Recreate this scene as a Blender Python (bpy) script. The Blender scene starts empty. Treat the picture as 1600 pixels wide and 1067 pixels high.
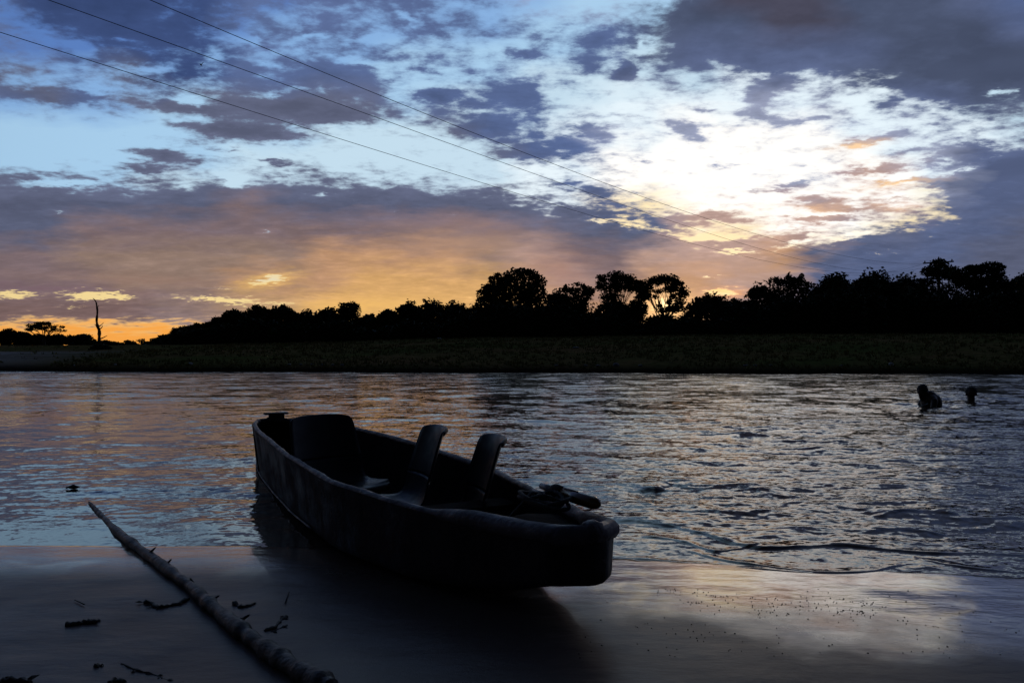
import bpy, math, random
import numpy as np
from mathutils import Vector, Matrix, noise as mnoise

sc = bpy.context.scene
COL = sc.collection
rnd = random.Random(7)
PI = math.pi

# ------------------------------------------------------------------ camera
FOC, CX, HZ = 1200.0, 800.0, 540.0            # photograph: focal length, centre column and horizon row in its pixels
cam = bpy.data.cameras.new('camera')
cam.lens = 27.0
cam.sensor_width = 36.0
cam.clip_end = 9000
cam.clip_start = 0.05
cam_o = bpy.data.objects.new('camera', cam)
COL.objects.link(cam_o)
cam_o.location = (0, 0, 1.0)
cam_o.rotation_euler = (math.radians(90.3), 0, 0)
sc.camera = cam_o
sc.view_settings.view_transform = 'Standard'
sc.view_settings.look = 'None'
sc.view_settings.gamma = 1
sc.view_settings.exposure = 0
sc.view_settings.use_curve_mapping = False
sc.cycles.use_denoising = True
sc.cycles.max_bounces = 5
sc.cycles.diffuse_bounces = 2
sc.cycles.glossy_bounces = 3
sc.cycles.sample_clamp_indirect = 4


def at(px, py, Y):
    """the place at distance Y that the photograph shows at column px, row py"""
    return Vector(((px - CX) / FOC * Y, Y, 1.0 - (py - HZ) / FOC * Y))


def gr(px, py, z=0.0):
    """the place at height z that the photograph shows at column px, row py"""
    Y = (1.0 - z) * FOC / (py - HZ)
    return Vector(((px - CX) / FOC * Y, Y, z))


# ------------------------------------------------------------------ node helper
class NT:
    def __init__(s, tree):
        s.t = tree
        s.n = tree.nodes
        s.l = tree.links

    def new(s, typ, **kw):
        nd = s.n.new(typ)
        for k, v in kw.items():
            setattr(nd, k, v)
        return nd

    def put(s, sock, v):
        if isinstance(v, bpy.types.NodeSocket):
            s.l.new(v, sock)
        elif v is not None:
            try:
                sock.default_value = v
            except Exception:
                sock.default_value = (v, v, v)

    def m(s, op, a, b=None, c=None, clamp=False):
        nd = s.new('ShaderNodeMath', operation=op, use_clamp=clamp)
        s.put(nd.inputs[0], a)
        if b is not None:
            s.put(nd.inputs[1], b)
        if c is not None:
            s.put(nd.inputs[2], c)
        return nd.outputs[0]

    def vm(s, op, a, b=None, out=0, scale=None):
        nd = s.new('ShaderNodeVectorMath', operation=op)
        s.put(nd.inputs[0], a)
        if b is not None:
            s.put(nd.inputs[1], b)
        if scale is not None:
            s.put(nd.inputs['Scale'], scale)
        return nd.outputs[out]

    def comb(s, x, y, z=0.0):
        nd = s.new('ShaderNodeCombineXYZ')
        s.put(nd.inputs[0], x); s.put(nd.inputs[1], y); s.put(nd.inputs[2], z)
        return nd.outputs[0]

    def sep(s, v):
        nd = s.new('ShaderNodeSeparateXYZ')
        s.put(nd.inputs[0], v)
        return nd.outputs

    def mix(s, f, a, b, blend='MIX'):
        nd = s.new('ShaderNodeMix', data_type='RGBA', blend_type=blend)
        s.put(nd.inputs[0], f); s.put(nd.inputs[6], a); s.put(nd.inputs[7], b)
        return nd.outputs[2]

    def rng(s, v, a, b, c=0.0, d=1.0, smooth=False):
        nd = s.new('ShaderNodeMapRange', interpolation_type='SMOOTHSTEP' if smooth else 'LINEAR', clamp=True)
        s.put(nd.inputs[0], v); s.put(nd.inputs[1], a); s.put(nd.inputs[2], b); s.put(nd.inputs[3], c); s.put(nd.inputs[4], d)
        return nd.outputs[0]

    def noise(s, v, scale, detail=3, rough=0.5, dist=0.0, dims='3D', col=False):
        nd = s.new('ShaderNodeTexNoise', noise_dimensions=dims)
        s.put(nd.inputs['Vector'], v)
        nd.inputs['Scale'].default_value = scale
        nd.inputs['Detail'].default_value = detail
        nd.inputs['Roughness'].default_value = rough
        nd.inputs['Distortion'].default_value = dist
        return nd.outputs[1] if col else nd.outputs[0]


def lin(c):
    c = c / 255.0
    return c / 12.92 if c <= 0.04045 else ((c + 0.055) / 1.055) ** 2.4


# ------------------------------------------------------------------ sky (world)
SUN_EL, SUN_AZ = math.radians(1.6), math.radians(11.5)
world = bpy.data.worlds.new('World')
sc.world = world
world.use_nodes = True
N = NT(world.node_tree)
N.n.clear()
gen = N.new('ShaderNodeTexCoord').outputs['Generated']
dx, dy, dz = N.sep(gen)
az = N.m('ARCTAN2', dx, dy)
hor = N.m('SQRT', N.m('ADD', N.m('MULTIPLY', dx, dx), N.m('MULTIPLY', dy, dy)))
azc = N.m('MINIMUM', N.m('MAXIMUM', az, -0.75), 0.75)
dzp = N.m('MAXIMUM', dz, 0.0)
ev = N.m('DIVIDE', N.m('DIVIDE', dzp, N.m('MAXIMUM', hor, 0.02)), N.m('COSINE', azc))     # rises with the elevation
# noise space: a cloud deck seen in perspective
den = N.m('ADD', dzp, 0.16)
q = N.comb(N.m('DIVIDE', dx, den), N.m('MULTIPLY', N.m('DIVIDE', dy, den), 1.25), 0.0)
warpn = N.vm('SUBTRACT', N.noise(q, 5.5, 3, 0.55, col=True), (0.5, 0.5, 0.5))
w1, w2, _ = N.sep(warpn)
U = N.m('ADD', az, N.m('MULTIPLY', w1, 0.085))
V = N.m('ADD', ev, N.m('MULTIPLY', w2, 0.05))

COLS = [64 * i for i in range(26)]
COLS[25] = 1600
ROWS = [0, 40, 80, 120, 160, 200, 240, 280, 320, 360, 400, 440, 480, 520]
DENS = """
78998887888765345899999999
68898878777765567999999999
57788877777646667999999999
86678888874565456666778999
57566788886677434446645688
01112576424676645444555666
00025423322245643333445667
88767667765434453334456789
99999999999998665443556799
99999999999999999665546899
99999999999999999999789999
99999999999999999999999999
99999999999999999999999999
00001369999999999999999999
""".split()
CCOL = """
baaaaabbbbbbbmmmccnnnccckb
baaaaabbbbbbbbbbcccnncccck
bbaaaabbbbbbbbbbckkkkkcccc
ddbdaabbbbbbbbbkkkkkkccccc
bdbdddddddbbbbbkmmmmmkkkcc
ddddddddddddbbbmmmmmmmmkkd
dddddddddddddbbmmmmmmimmkk
ddddddddddddddbkmmmmmiimkk
ddddddeddddddddkkiiiiiidkk
ddeeeeeeeeeeeddddiiiiddkkd
eeffffffggggfieeiiigdkkkdd
eeefffggghhhhgieggiikkkddd
lllleeffhhhhhhggggidkddddd
llllffghhhhhhhghhhgggddddd
""".split()
SCOL = """
AAAAAAAABBBBBBCCCCCCCCCCCC
AAAAAAABBBBBBCCCCCCCCCCCCC
AAAAABBBBBCCCCCDDDDDDDDDCC
BBBBBBBBBCCCCDDDDDEEEEEDDD
BBBBCCCCCCCDDDDEEEEEEEEEDD
CCCCCCCCDDDDDDEEEFFFFEEEED
CCCCCCDDDDDDDEEFFFFFFFEEEE
CCCCDDDDDDDDDEEFFFFFFFFEEE
DDDDDDDDDDDDEEEGGFFFFFFGGG
DDDDDDDDDDDDEEGGGGGFFFGGGG
DDDDDDDDDDDDEGGGGGGGGGGDDD
JJJJJJJJJJJJHGGGGGGGGGDDDD
JJJJJJJJJJJJHHGGGHHGGGDDDD
IIIIIIHHHHHHHHHHHHHHGGDDDD
""".split()
DT = [0, .08, .17, .27, .38, .48, .58, .69, .84, 1.4]
PAL = {'a': (58, 76, 120), 'b': (84, 101, 142), 'c': (76, 86, 112), 'd': (93, 99, 124), 'e': (128, 110, 114), 'f': (150, 126, 114),
       'g': (194, 150, 116), 'h': (222, 172, 112), 'i': (186, 156, 146), 'k': (88, 100, 134), 'l': (122, 99, 97),
       'm': (144, 151, 176), 'n': (76, 76, 94),
       'A': (92, 132, 200), 'B': (138, 182, 232), 'C': (172, 212, 244), 'D': (200, 228, 246), 'E': (228, 244, 253), 'F': (255, 254, 250),
       'G': (255, 236, 190), 'H': (255, 204, 116), 'I': (255, 172, 78), 'J': (250, 222, 156)}
BOOST = {'F': 1.14, 'G': 1.06, 'H': 1.1, 'E': 1.08}


def rowramp(y, colrow, alpharow=None):
    nd = N.new('ShaderNodeValToRGB')
    cr = nd.color_ramp
    cr.interpolation = 'LINEAR'
    a0, a1 = -0.62, 0.62
    N.l.new(N.m('DIVIDE', N.m('SUBTRACT', U, a0), a1 - a0), nd.inputs[0])
    for i, x in enumerate(COLS):
        pos = (math.atan((x - CX) / FOC) - a0) / (a1 - a0)
        c = PAL[colrow[i]]
        b = BOOST.get(colrow[i], 1.0)
        rgba = [lin(v) * b for v in c] + [DT[int(alpharow[i])] / 1.4 if alpharow else 1.0]
        if i < 2:
            el = cr.elements[i]
            el.position = pos
        else:
            el = cr.elements.new(pos)
        el.color = rgba
    return nd.outputs[0], nd.outputs[1]


cloud = clear = dens = None
for j, y in enumerate(ROWS):
    c, a = rowramp(y, CCOL[j], DENS[j])
    s_, _ = rowramp(y, SCOL[j])
    if j == 0:
        cloud, clear, dens = c, s_, a
    else:
        e1, e0 = (HZ - ROWS[j - 1]) / FOC, (HZ - y) / FOC
        f = N.rng(V, e1, e0, 0.0, 1.0)
        cloud = N.mix(f, cloud, c)
        clear = N.mix(f, clear, s_)
        dens = N.m('ADD', dens, N.m('MULTIPLY', f, N.m('SUBTRACT', a, dens)))
dens = N.m('MULTIPLY', dens, 1.4)

# single cloud streaks and gaps: column, row, half width, half height, tilt in degrees (falling to the right), strength
BLOBS = [
    (375, 205, 95, 17, 4, .9), (330, 200, 50, 12, 8, .4), (440, 210, 60, 10, 4, .4),
    (250, 243, 60, 13, 6, .8), (230, 262, 50, 8, 4, .6), (425, 250, 45, 7, 10, .6), (365, 236, 30, 5, 0, .5),
    (520, 178, 120, 26, 4, .6), (420, 165, 110, 24, 0, .4), (110, 152, 130, 12, 5, .5), (300, 172, 90, 9, 8, .5),
    (530, 120, 75, 20, 8, .6), (690, 150, 50, 14, 2, .95), (660, 107, 28, 8, 5, .6), (745, 165, 40, 8, 0, .4),
    (760, 200, 100, 26, 10, .55), (815, 150, 60, 40, 20, .5), (860, 235, 110, 22, -5, .5), (800, 240, 60, 14, 5, .3),
    (978, 112, 26, 18, -25, .9), (915, 110, 30, 30, 0, .35), (940, 60, 60, 34, -20, .5), (870, 45, 50, 12, -15, .3), (820, 85, 34, 12, 10, .6),
    (935, 208, 50, 16, -10, .5), (930, 300, 56, 16, 20, .55), (900, 330, 70, 10, 6, .5), (870, 285, 36, 9, 0, .4),
    (1075, 205, 42, 20, 30, .75), (1100, 175, 28, 9, 10, .5), (1180, 150, 30, 22, 0, .8), (1185, 183, 55, 12, 10, .75), (1260, 190, 34, 8, 0, .5),
    (1215, 130, 30, 18, 0, .6), (1235, 287, 48, 7, -4, .6), (1225, 297, 30, 5, 0, .6), (1290, 185, 30, 6, 5, .3),
    (1390, 165, 40, 18, -15, .45), (1400, 130, 40, 14, 15, .5), (1480, 150, 60, 20, 10, .6), (1530, 110, 90, 30, -20, .5),
    (1340, 225, 55, 9, -10, .55), (1390, 212, 60, 8, -18, .35), (1510, 234, 42, 15, -4, .95), (1460, 252, 16, 8, 0, .7), (1375, 265, 48, 9, -4, .65), (1425, 235, 40, 7, -20, .4),
    (1560, 265, 90, 26, -14, .9), (1500, 288, 60, 12, -10, .5), (1545, 300, 70, 14, 0, .5),
    (1280, 316, 46, 12, -4, .75), (1330, 328, 80, 8, 0, .5), (1290, 343, 80, 6, 0, .7), (1240, 372, 30, 8, -18, .7), (1390, 312, 40, 5, -8, .35), (1410, 285, 60, 6, -8, .35),
    (1350, 385, 120, 26, -12, .5), (1250, 410, 80, 18, -8, .6),
    (1100, 340, 75, 10, -6, .8), (1000, 250, 30, 6, 10, .3), (1130, 260, 26, 5, 0, .35), (1180, 300, 30, 5, 0, .3), (1320, 270, 40, 6, -6, .4), (1300, 250, 26, 5, 0, .3), (1000, 185, 30, 6, 10, .25), (1160, 345, 40, 5, -6, .4), (1030, 372, 45, 7, 0, .5), (1130, 385, 60, 6, 10, .35),
    (960, 350, 30, 8, 30, .3),
    # gaps
    (185, 62, 26, 6, 5, -.45), (118, 72, 26, 13, 30, -.6), (60, 62, 40, 10, 20, -.4), (60, 45, 60, 14, 20, -.3), (240, 108, 40, 7, 5, -.35),
    (150, 140, 40, 7, 5, -.4), (285, 155, 30, 8, 15, -.5), (390, 62, 26, 9, 25, -.5), (480, 60, 34, 7, -12, -.55), (600, 60, 40, 9, -5, -.7),
    (640, 25, 40, 10, 40, -.4), (330, 85, 30, 10, 10, -.3), (440, 25, 30, 12, 20, -.35), (420, 100, 50, 8, 15, -.3), (545, 95, 50, 8, 5, -.5),
    (430, 148, 50, 6, 0, -.4), (100, 287, 60, 7, -4, -.7), (362, 283, 22, 11, 30, -.8), (60, 282, 20, 4, 0, -.3), (95, 333, 34, 6, 12, -.5),
    (418, 360, 20, 7, 0, -.55), (610, 330, 14, 7, 0, -.55), (510, 305, 22, 6, 10, -.45), (705, 338, 10, 3, 0, -.4),
    (20, 461, 50, 9, 5, -1.4), (135, 461, 54, 10, 2, -1.6), (185, 464, 34, 8, 8, -1.3), (112, 478, 36, 4, -2, -.7), (340, 468, 100, 6, 4, -1.3), (440, 474, 60, 4, -2, -.7),
    (420, 438, 36, 8, -12, -1.6), (345, 450, 60, 3, 3, -.55), (480, 466, 60, 4, -3, -.45), (360, 470, 40, 6, 0, -.4), (730, 470, 20, 4, 0, -.6),
    (985, 350, 60, 13, 10, -.8), (940, 345, 26, 7, 15, -.5), (1040, 362, 40, 8, 10, -.5), (1090, 372, 60, 8, -8, -.7), (1150, 394, 42, 7, 3, -1.4), (1110, 432, 18, 4, 0, -.9),
    (1128, 457, 36, 7, -4, -1.5), (1150, 372, 60, 8, -8, -.6), (1230, 385, 50, 9, -22, -.5), (1370, 395, 20, 4, 8, -.5), (1395, 393, 12, 3, 8, -.5),
    (1500, 268, 34, 7, -20, -.5), (1440, 300, 60, 9, -14, -.5), (1430, 272, 60, 8, -6, -.5), (1320, 372, 60, 5, -14, -.35), (1560, 298, 20, 5, -5, -.5),
    (1500, 128, 30, 8, -25, -.35), (1560, 145, 30, 8, -15, -.6), (1010, 65, 14, 10, 40, -.5), (1000, 78, 24, 8, 0, -.4),
]


def ell(cx, cy, rx, ry, rot, u=None, v=None):
    """falls from 1 in the middle of an ellipse in the sky to 0 at its edge"""
    nd = N.new('ShaderNodeMapping', vector_type='TEXTURE')
    N.l.new(UV, nd.inputs[0])
    ca = math.cos(math.atan((cx - CX) / FOC))
    nd.inputs['Location'].default_value = (math.atan((cx - CX) / FOC), (HZ - cy) / FOC, 0)
    nd.inputs['Rotation'].default_value = (0, 0, math.radians(-rot))
    nd.inputs['Scale'].default_value = (1.5 * rx / FOC * ca ** 1.0, 1.5 * ry / FOC, 1)
    g = N.new('ShaderNodeTexGradient', gradient_type='QUADRATIC_SPHERE')
    N.l.new(nd.outputs[0], g.inputs[0])
    return g.outputs['Fac']


warp2 = N.vm('SUBTRACT', N.noise(q, 16.0, 4, 0.6, col=True), (0.5, 0.5, 0.5))
v1, v2, _ = N.sep(warp2)
UV = N.comb(N.m('ADD', N.m('ADD', az, N.m('MULTIPLY', v1, 0.05)), N.m('MULTIPLY', w1, 0.02)),
            N.m('ADD', N.m('ADD', ev, N.m('MULTIPLY', v2, 0.022)), N.m('MULTIPLY', w2, 0.008)), 0.0)
acc = dens
for b in BLOBS:
    acc = N.m('MULTIPLY_ADD', ell(*b[:5]), b[5] * 1.3, acc)
fb = N.noise(q, 11.5, 9, 0.6, 0.15)
fb2 = N.noise(q, 26.0, 6, 0.6, 0.0)
fbm = N.m('ADD', N.m('MULTIPLY', fb, 0.7), N.m('MULTIPLY', fb2, 0.3))
total = N.m('ADD', acc, N.m('MULTIPLY', N.m('SUBTRACT', fbm, 0.5), 2.1))
alpha = N.rng(total, 0.26, 0.92, 0.0, 1.0, smooth=True)
# inside light and shade of the clouds: thick parts darker, ragged rims lit from behind
thick = N.rng(total, 0.45, 1.5, 1.30, 0.88)
fb3 = N.noise(q, 4.0, 5, 0.5, 0.3)
shade = N.m('MULTIPLY', thick, N.m('ADD', 0.72, N.m('MULTIPLY', fb3, 0.56)))
cloud = N.mix(1.0, cloud, N.comb(shade, shade, shade), 'MULTIPLY')

# local glows: lit cloud undersides, the low sun behind the trees
for (cx, cy, rx, ry, rot, col, st) in [
    (1335, 230, 64, 10, -8, (255, 215, 170), .95), (1400, 288, 70, 9, -8, (255, 210, 150), .85), (1270, 330, 60, 13, 0, (250, 200, 150), .6),
    (1400, 325, 50, 10, 0, (250, 205, 160), .5), (1290, 343, 90, 6, 0, (190, 165, 160), .5),
    (1140, 458, 46, 10, 0, (255, 175, 110), .7), (1110, 425, 120, 40, 0, (225, 175, 140), .4), (560, 478, 230, 26, 0, (250, 196, 110), .6),
    (415, 440, 60, 14, -12, (255, 205, 90), .6), (880, 430, 110, 50, 30, (170, 130, 118), .55), (740, 380, 160, 40, 0, (180, 145, 125), .5),
    (690, 345, 200, 20, 3, (150, 125, 128), .4), (60, 450, 200, 12, 4, (125, 98, 108), .5), (230, 438, 260, 14, 3, (150, 118, 104), .4)]:
    g = ell(cx, cy, rx, ry, rot)
    cloud = N.mix(N.m('MULTIPLY', g, st * 1.3, clamp=True), cloud, tuple(lin(v) for v in col) + (1,))
# thin veil between: half-transparent cloud takes the colour of the sky behind it
rim = N.mix(N.m('MULTIPLY', N.rng(alpha, 0.0, 0.9, 1.0, 0.0), 0.45), cloud, clear)
nish = N.new('ShaderNodeTexSky', sky_type='NISHITA')
nish.sun_disc = False
nish.sun_elevation = SUN_EL
nish.sun_rotation = SUN_AZ
nish.dust_density = 2.0
k10 = lambda c, k: N.vm('SCALE', c, scale=k)
clear10 = N.mix(0.08, k10(clear, 10.0), nish.outputs[0])
sky10 = N.mix(alpha, clear10, k10(rim, 10.0))
for (cx, cy, rx, ry, col) in [(1040, 478, 60, 34, (60, 34, 10)), (1040, 476, 22, 14, (60, 50, 30))]:
    sky10 = N.mix(ell(cx, cy, rx, ry, 0), sky10, col + (1,), 'ADD') if False else N.vm('ADD', sky10, N.vm('SCALE', (col[0] * .16, col[1] * .16, col[2] * .16), scale=ell(cx, cy, rx, ry, 0)))
# away from the sunset the dusk deck grows dimmer
toward = N.m('ADD', N.m('MULTIPLY', dy, 0.98), N.m('MULTIPLY', dx, 0.2))
dim = N.m('MULTIPLY', N.rng(toward, -0.2, 0.84, 0.06, 1.0, smooth=True), N.rng(dz, 0.42, 0.85, 1.0, 0.35, smooth=True))
sky10 = N.vm('SCALE', sky10, scale=dim)
bg = N.new('ShaderNodeBackground')
N.l.new(sky10, bg.inputs[0])
bg.inputs[1].default_value = 0.1
out = N.new('ShaderNodeOutputWorld')
N.l.new(bg.outputs[0], out.inputs[0])
world.cycles.sampling_method = 'MANUAL'
world.cycles.sample_map_resolution = 512

# sun: almost down, behind the trees and cloud
sun = bpy.data.lights.new('sun', 'SUN')
sun.energy = 0.25
sun.angle = math.radians(3)
sun.color = (1.0, 0.62, 0.32)
sun_o = bpy.data.objects.new('sun', sun)
COL.objects.link(sun_o)
sd = Vector((math.sin(SUN_AZ) * math.cos(SUN_EL), math.cos(SUN_AZ) * math.cos(SUN_EL), math.sin(SUN_EL)))
sun_o.rotation_euler = sd.to_track_quat('Z', 'Y').to_euler()
sun_o.location = (10, 60, 40)

# ------------------------------------------------------------------ mesh helpers


def mesh_np(name, V, F, mat, parent=None, smooth=True, loc=None):
    me = bpy.data.meshes.new(name)
    V = np.asarray(V, dtype=np.float32)
    if isinstance(F, np.ndarray):
        k = F.shape[1]
        me.vertices.add(len(V)); me.vertices.foreach_set('co', V.ravel())
        me.loops.add(F.size); me.loops.foreach_set('vertex_index', F.astype(np.int32).ravel())
        me.polygons.add(len(F))
        me.polygons.foreach_set('loop_start', np.arange(0, F.size, k, dtype=np.int32))
        me.polygons.foreach_set('use_smooth', np.full(len(F), smooth))
        me.update(calc_edges=True)
    else:
        me.from_pydata([tuple(v) for v in V], [], F)
        me.polygons.foreach_set('use_smooth', np.full(len(me.polygons), smooth))
    me.validate()
    if mat:
        me.materials.append(mat)
    o = bpy.data.objects.new(name, me)
    COL.objects.link(o)
    if parent:
        o.parent = parent
    if loc is not None:
        o.location = loc
    return o


def empty(name, loc=(0, 0, 0), rz=0.0):
    o = bpy.data.objects.new(name, None)
    o.empty_display_size = 0.2
    COL.objects.link(o)
    o.location = loc
    o.rotation_euler = (0, 0, rz)
    return o


def tag(o, label=None, cat=None, group=None, kind=None):
    if label: o['label'] = label
    if cat: o['category'] = cat
    if group: o['group'] = group
    if kind: o['kind'] = kind
    return o


class MB:
    """collects shapes into one mesh"""
    def __init__(s):
        s.v = []; s.f = []

    def add(s, V, F):
        b = len(s.v)
        s.v += [tuple(p) for p in V]
        s.f += [tuple(i + b for i in f) for f in F]
        return s

    def box(s, c, d, rot=None):
        V = [Vector((x * d[0] / 2, y * d[1] / 2, z * d[2] / 2)) for x in (-1, 1) for y in (-1, 1) for z in (-1, 1)]
        if rot is not None:
            V = [rot @ v for v in V]
        V = [v + Vector(c) for v in V]
        return s.add(V, [(0, 1, 3, 2), (4, 6, 7, 5), (0, 4, 5, 1), (2, 3, 7, 6), (0, 2, 6, 4), (1, 5, 7, 3)])

    def tube(s, pts, rad, n=6, cap=True, jit=0.0, rg=rnd):
        pts = [Vector(p) for p in pts]
        if not isinstance(rad, (list, tuple)): rad = [rad] * len(pts)
        V = []; F = []
        up = Vector((0.13, 0.21, 0.97))
        for i, p in enumerate(pts):
            d = (pts[min(i + 1, len(pts) - 1)] - pts[max(i - 1, 0)]).normalized()
            a = d.cross(up)
            if a.length < 0.05: a = d.cross(Vector((1, 0, 0)))
            a.normalize(); b = a.cross(d)
            for k in range(n):
                t = 2 * PI * k / n
                r = rad[i] * (1 + jit * (rg.random() - .5))
                V.append(p + a * math.cos(t) * r + b * math.sin(t) * r)
        for i in range(len(pts) - 1):
            for k in range(n):
                F.append((i * n + k, i * n + (k + 1) % n, (i + 1) * n + (k + 1) % n, (i + 1) * n + k))
        if cap:
            F.append(tuple(range(n - 1, -1, -1)))
            F.append(tuple((len(pts) - 1) * n + k for k in range(n)))
        return s.add(V, F)

    def ball(s, c, r, n=10, m=7, rot=None):
        if not isinstance(r, (tuple, list)): r = (r, r, r)
        V = [Vector((0, 0, 1))]; F = []
        for j in range(1, m):
            for k in range(n):
                t, p = PI * j / m, 2 * PI * k / n
                V.append(Vector((math.sin(t) * math.cos(p), math.sin(t) * math.sin(p), math.cos(t))))
        V.append(Vector((0, 0, -1)))
        V = [Vector((v.x * r[0], v.y * r[1], v.z * r[2])) for v in V]
        if rot is not None: V = [rot @ v for v in V]
        V = [v + Vector(c) for v in V]
        for k in range(n):
            F.append((0, 1 + k, 1 + (k + 1) % n))
            for j in range(m - 2):
                a = 1 + j * n
                F.append((a + k, a + n + k, a + n + (k + 1) % n, a + (k + 1) % n))
            a = 1 + (m - 2) * n
            F.append((a + k, len(V) - 1, a + (k + 1) % n))
        return s.add(V, F)

    def build(s, name, mat, parent=None, smooth=True):
        return mesh_np(name, s.v, s.f, mat, parent, smooth)


def vnoise(P, scale, seed=0):
    """value noise in -1..1 for an (n,3) array"""
    P = P * scale + seed * 17.31
    i = np.floor(P).astype(np.int64); f = P - i
    f = f * f * (3 - 2 * f)

    def h(a, b, c):
        x = (a * 374761393 + b * 668265263 + c * 2147483647 + seed * 974711) & 0xffffffff
        x = ((x ^ (x >> 13)) * 1274126177) & 0xffffffff
        x = x ^ (x >> 16)
        return (x & 0xffff) / 32767.5 - 1
    r = 0
    for a in (0, 1):
        for b in (0, 1):
            for c in (0, 1):
                w = (f[:, 0] if a else 1 - f[:, 0]) * (f[:, 1] if b else 1 - f[:, 1]) * (f[:, 2] if c else 1 - f[:, 2])
                r = r + w * h(i[:, 0] + a, i[:, 1] + b, i[:, 2] + c)
    return r


# ------------------------------------------------------------------ materials
def material(name):
    m = bpy.data.materials.new(name)
    m.use_nodes = True
    n = NT(m.node_tree)
    p = n.n['Principled BSDF']
    pos = n.new('ShaderNodeNewGeometry').outputs['Position']
    return m, n, p, pos


def simple(name, c1, c2, scale=8.0, rough=(0.6, 0.9), bump=0.0, bscale=None, obj=True, spec=0.4, detail=5):
    m, n, p, pos = material(name)
    if obj:
        pos = n.new('ShaderNodeTexCoord').outputs['Object']
    f = n.noise(pos, scale, detail, 0.6)
    n.l.new(n.mix(n.rng(f, 0.35, 0.65), tuple(c1) + (1,), tuple(c2) + (1,)), p.inputs['Base Color'])
    n.l.new(n.rng(n.noise(pos, scale * 2.3, 3, 0.5), 0.3, 0.7, rough[0], rough[1]), p.inputs['Roughness'])
    p.inputs['Specular IOR Level'].default_value = spec
    if bump:
        b = n.new('ShaderNodeBump')
        b.inputs['Strength'].default_value = bump
        b.inputs['Distance'].default_value = 0.01
        n.l.new(n.noise(pos, bscale or scale * 4, 6, 0.6), b.inputs['Height'])
        n.l.new(b.outputs[0], p.inputs['Normal'])
    return m


M = {}
M['leaf'] = simple('dark_foliage', (0.022, 0.036, 0.012), (0.05, 0.068, 0.022), 0.6, (0.6, 0.85), spec=0.2)
M['bark'] = simple('bark', (0.05, 0.038, 0.03), (0.10, 0.08, 0.06), 3, (0.8, 0.95), 0.5, spec=0.1)
M['grass'] = simple('bank_grass', (0.15, 0.17, 0.05), (0.26, 0.20, 0.07), 0.5, (0.8, 0.95), obj=False, spec=0.05)
M['stone'] = simple('pale_stone', (0.42, 0.42, 0.42), (0.6, 0.58, 0.55), 6, (0.6, 0.9), 0.3)
M['pole_wood'] = simple('driftwood', (0.03, 0.021, 0.015), (0.12, 0.09, 0.07), 9, (0.35, 0.7), 0.9, 40, spec=0.5)
M['debris'] = simple('dark_debris', (0.02, 0.016, 0.012), (0.05, 0.038, 0.028), 30, (0.5, 0.8), 0.5, 80)
M['pole'] = simple('pole_timber', (0.04, 0.035, 0.03), (0.07, 0.06, 0.05), 3)
M['wire'] = simple('wire_metal', (0.03, 0.03, 0.035), (0.05, 0.05, 0.05), 3)
M['skin'] = simple('brown_skin', (0.07, 0.04, 0.025), (0.10, 0.06, 0.04), 12, (0.35, 0.5))
M['hair'] = simple('black_hair', (0.01, 0.009, 0.008), (0.02, 0.018, 0.016), 60, (0.6, 0.8), 0.8, 200)
M['cloth'] = simple('dark_cloth', (0.02, 0.02, 0.03), (0.035, 0.035, 0.05), 20, (0.8, 0.9))
M['metal'] = simple('worn_metal', (0.30, 0.29, 0.28), (0.45, 0.44, 0.42), 25, (0.25, 0.5), 0.3)
M['rope'] = simple('dark_rope', (0.03, 0.028, 0.026), (0.07, 0.065, 0.06), 60, (0.7, 0.9), 0.6, 150)
M['bird'] = simple('bird_feather', (0.02, 0.02, 0.02), (0.04, 0.04, 0.04), 9)

m, n, p, pos = material('amber_plastic')
p.inputs['Base Color'].default_value = (0.13, 0.055, 0.015, 1)
p.inputs['Roughness'].default_value = 0.12
n.l.new(n.rng(n.noise(pos, 60, 3), .3, .7, .08, .3), p.inputs['Roughness'])
M['amber'] = m

# hull paint: brownish lilac, scuffed, dirt streaks running down
m, n, p, pos = material('hull_paint')
obj_c = n.new('ShaderNodeTexCoord').outputs['Object']
ox, oy, oz = n.sep(obj_c)
st_ = n.noise(n.comb(n.m('MULTIPLY', ox, 9.0), n.m('MULTIPLY', oy, 9.0), n.m('MULTIPLY', oz, 1.6)), 1.6, 6, 0.65)
gen_ = n.noise(obj_c, 5.0, 7, 0.65)
base = n.mix(n.rng(gen_, .35, .65), (0.022, 0.017, 0.019, 1), (0.060, 0.046, 0.044, 1))
base = n.mix(n.rng(st_, .48, .68, 0, .75), base, (0.016, 0.013, 0.013, 1))
spots = n.noise(obj_c, 22.0, 5, 0.7)
base = n.mix(n.rng(spots, .62, .70, 0, .8), base, (0.15, 0.125, 0.12, 1))
n.l.new(base, p.inputs['Base Color'])
n.l.new(n.rng(gen_, .3, .7, .45, .8), p.inputs['Roughness'])
p.inputs['Specular IOR Level'].default_value = 0.22
b = n.new('ShaderNodeBump'); b.inputs['Strength'].default_value = 0.6; b.inputs['Distance'].default_value = 0.012
n.l.new(n.m('ADD', n.m('MULTIPLY', gen_, 1.2), n.m('MULTIPLY', spots, 0.5)), b.inputs['Height'])
n.l.new(b.outputs[0], p.inputs['Normal'])
M['hull'] = m
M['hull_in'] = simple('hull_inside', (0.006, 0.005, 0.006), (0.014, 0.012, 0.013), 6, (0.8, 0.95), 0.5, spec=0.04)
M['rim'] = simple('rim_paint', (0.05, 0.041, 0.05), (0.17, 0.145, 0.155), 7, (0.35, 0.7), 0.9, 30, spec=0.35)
M['chair'] = simple('dark_blue_plastic', (0.005, 0.008, 0.014), (0.009, 0.013, 0.02), 8, (0.34, 0.55), 0.05, 60, spec=0.22)
M['crack'] = simple('black_seam', (0.006, 0.005, 0.005), (0.012, 0.01, 0.01), 8)

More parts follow.
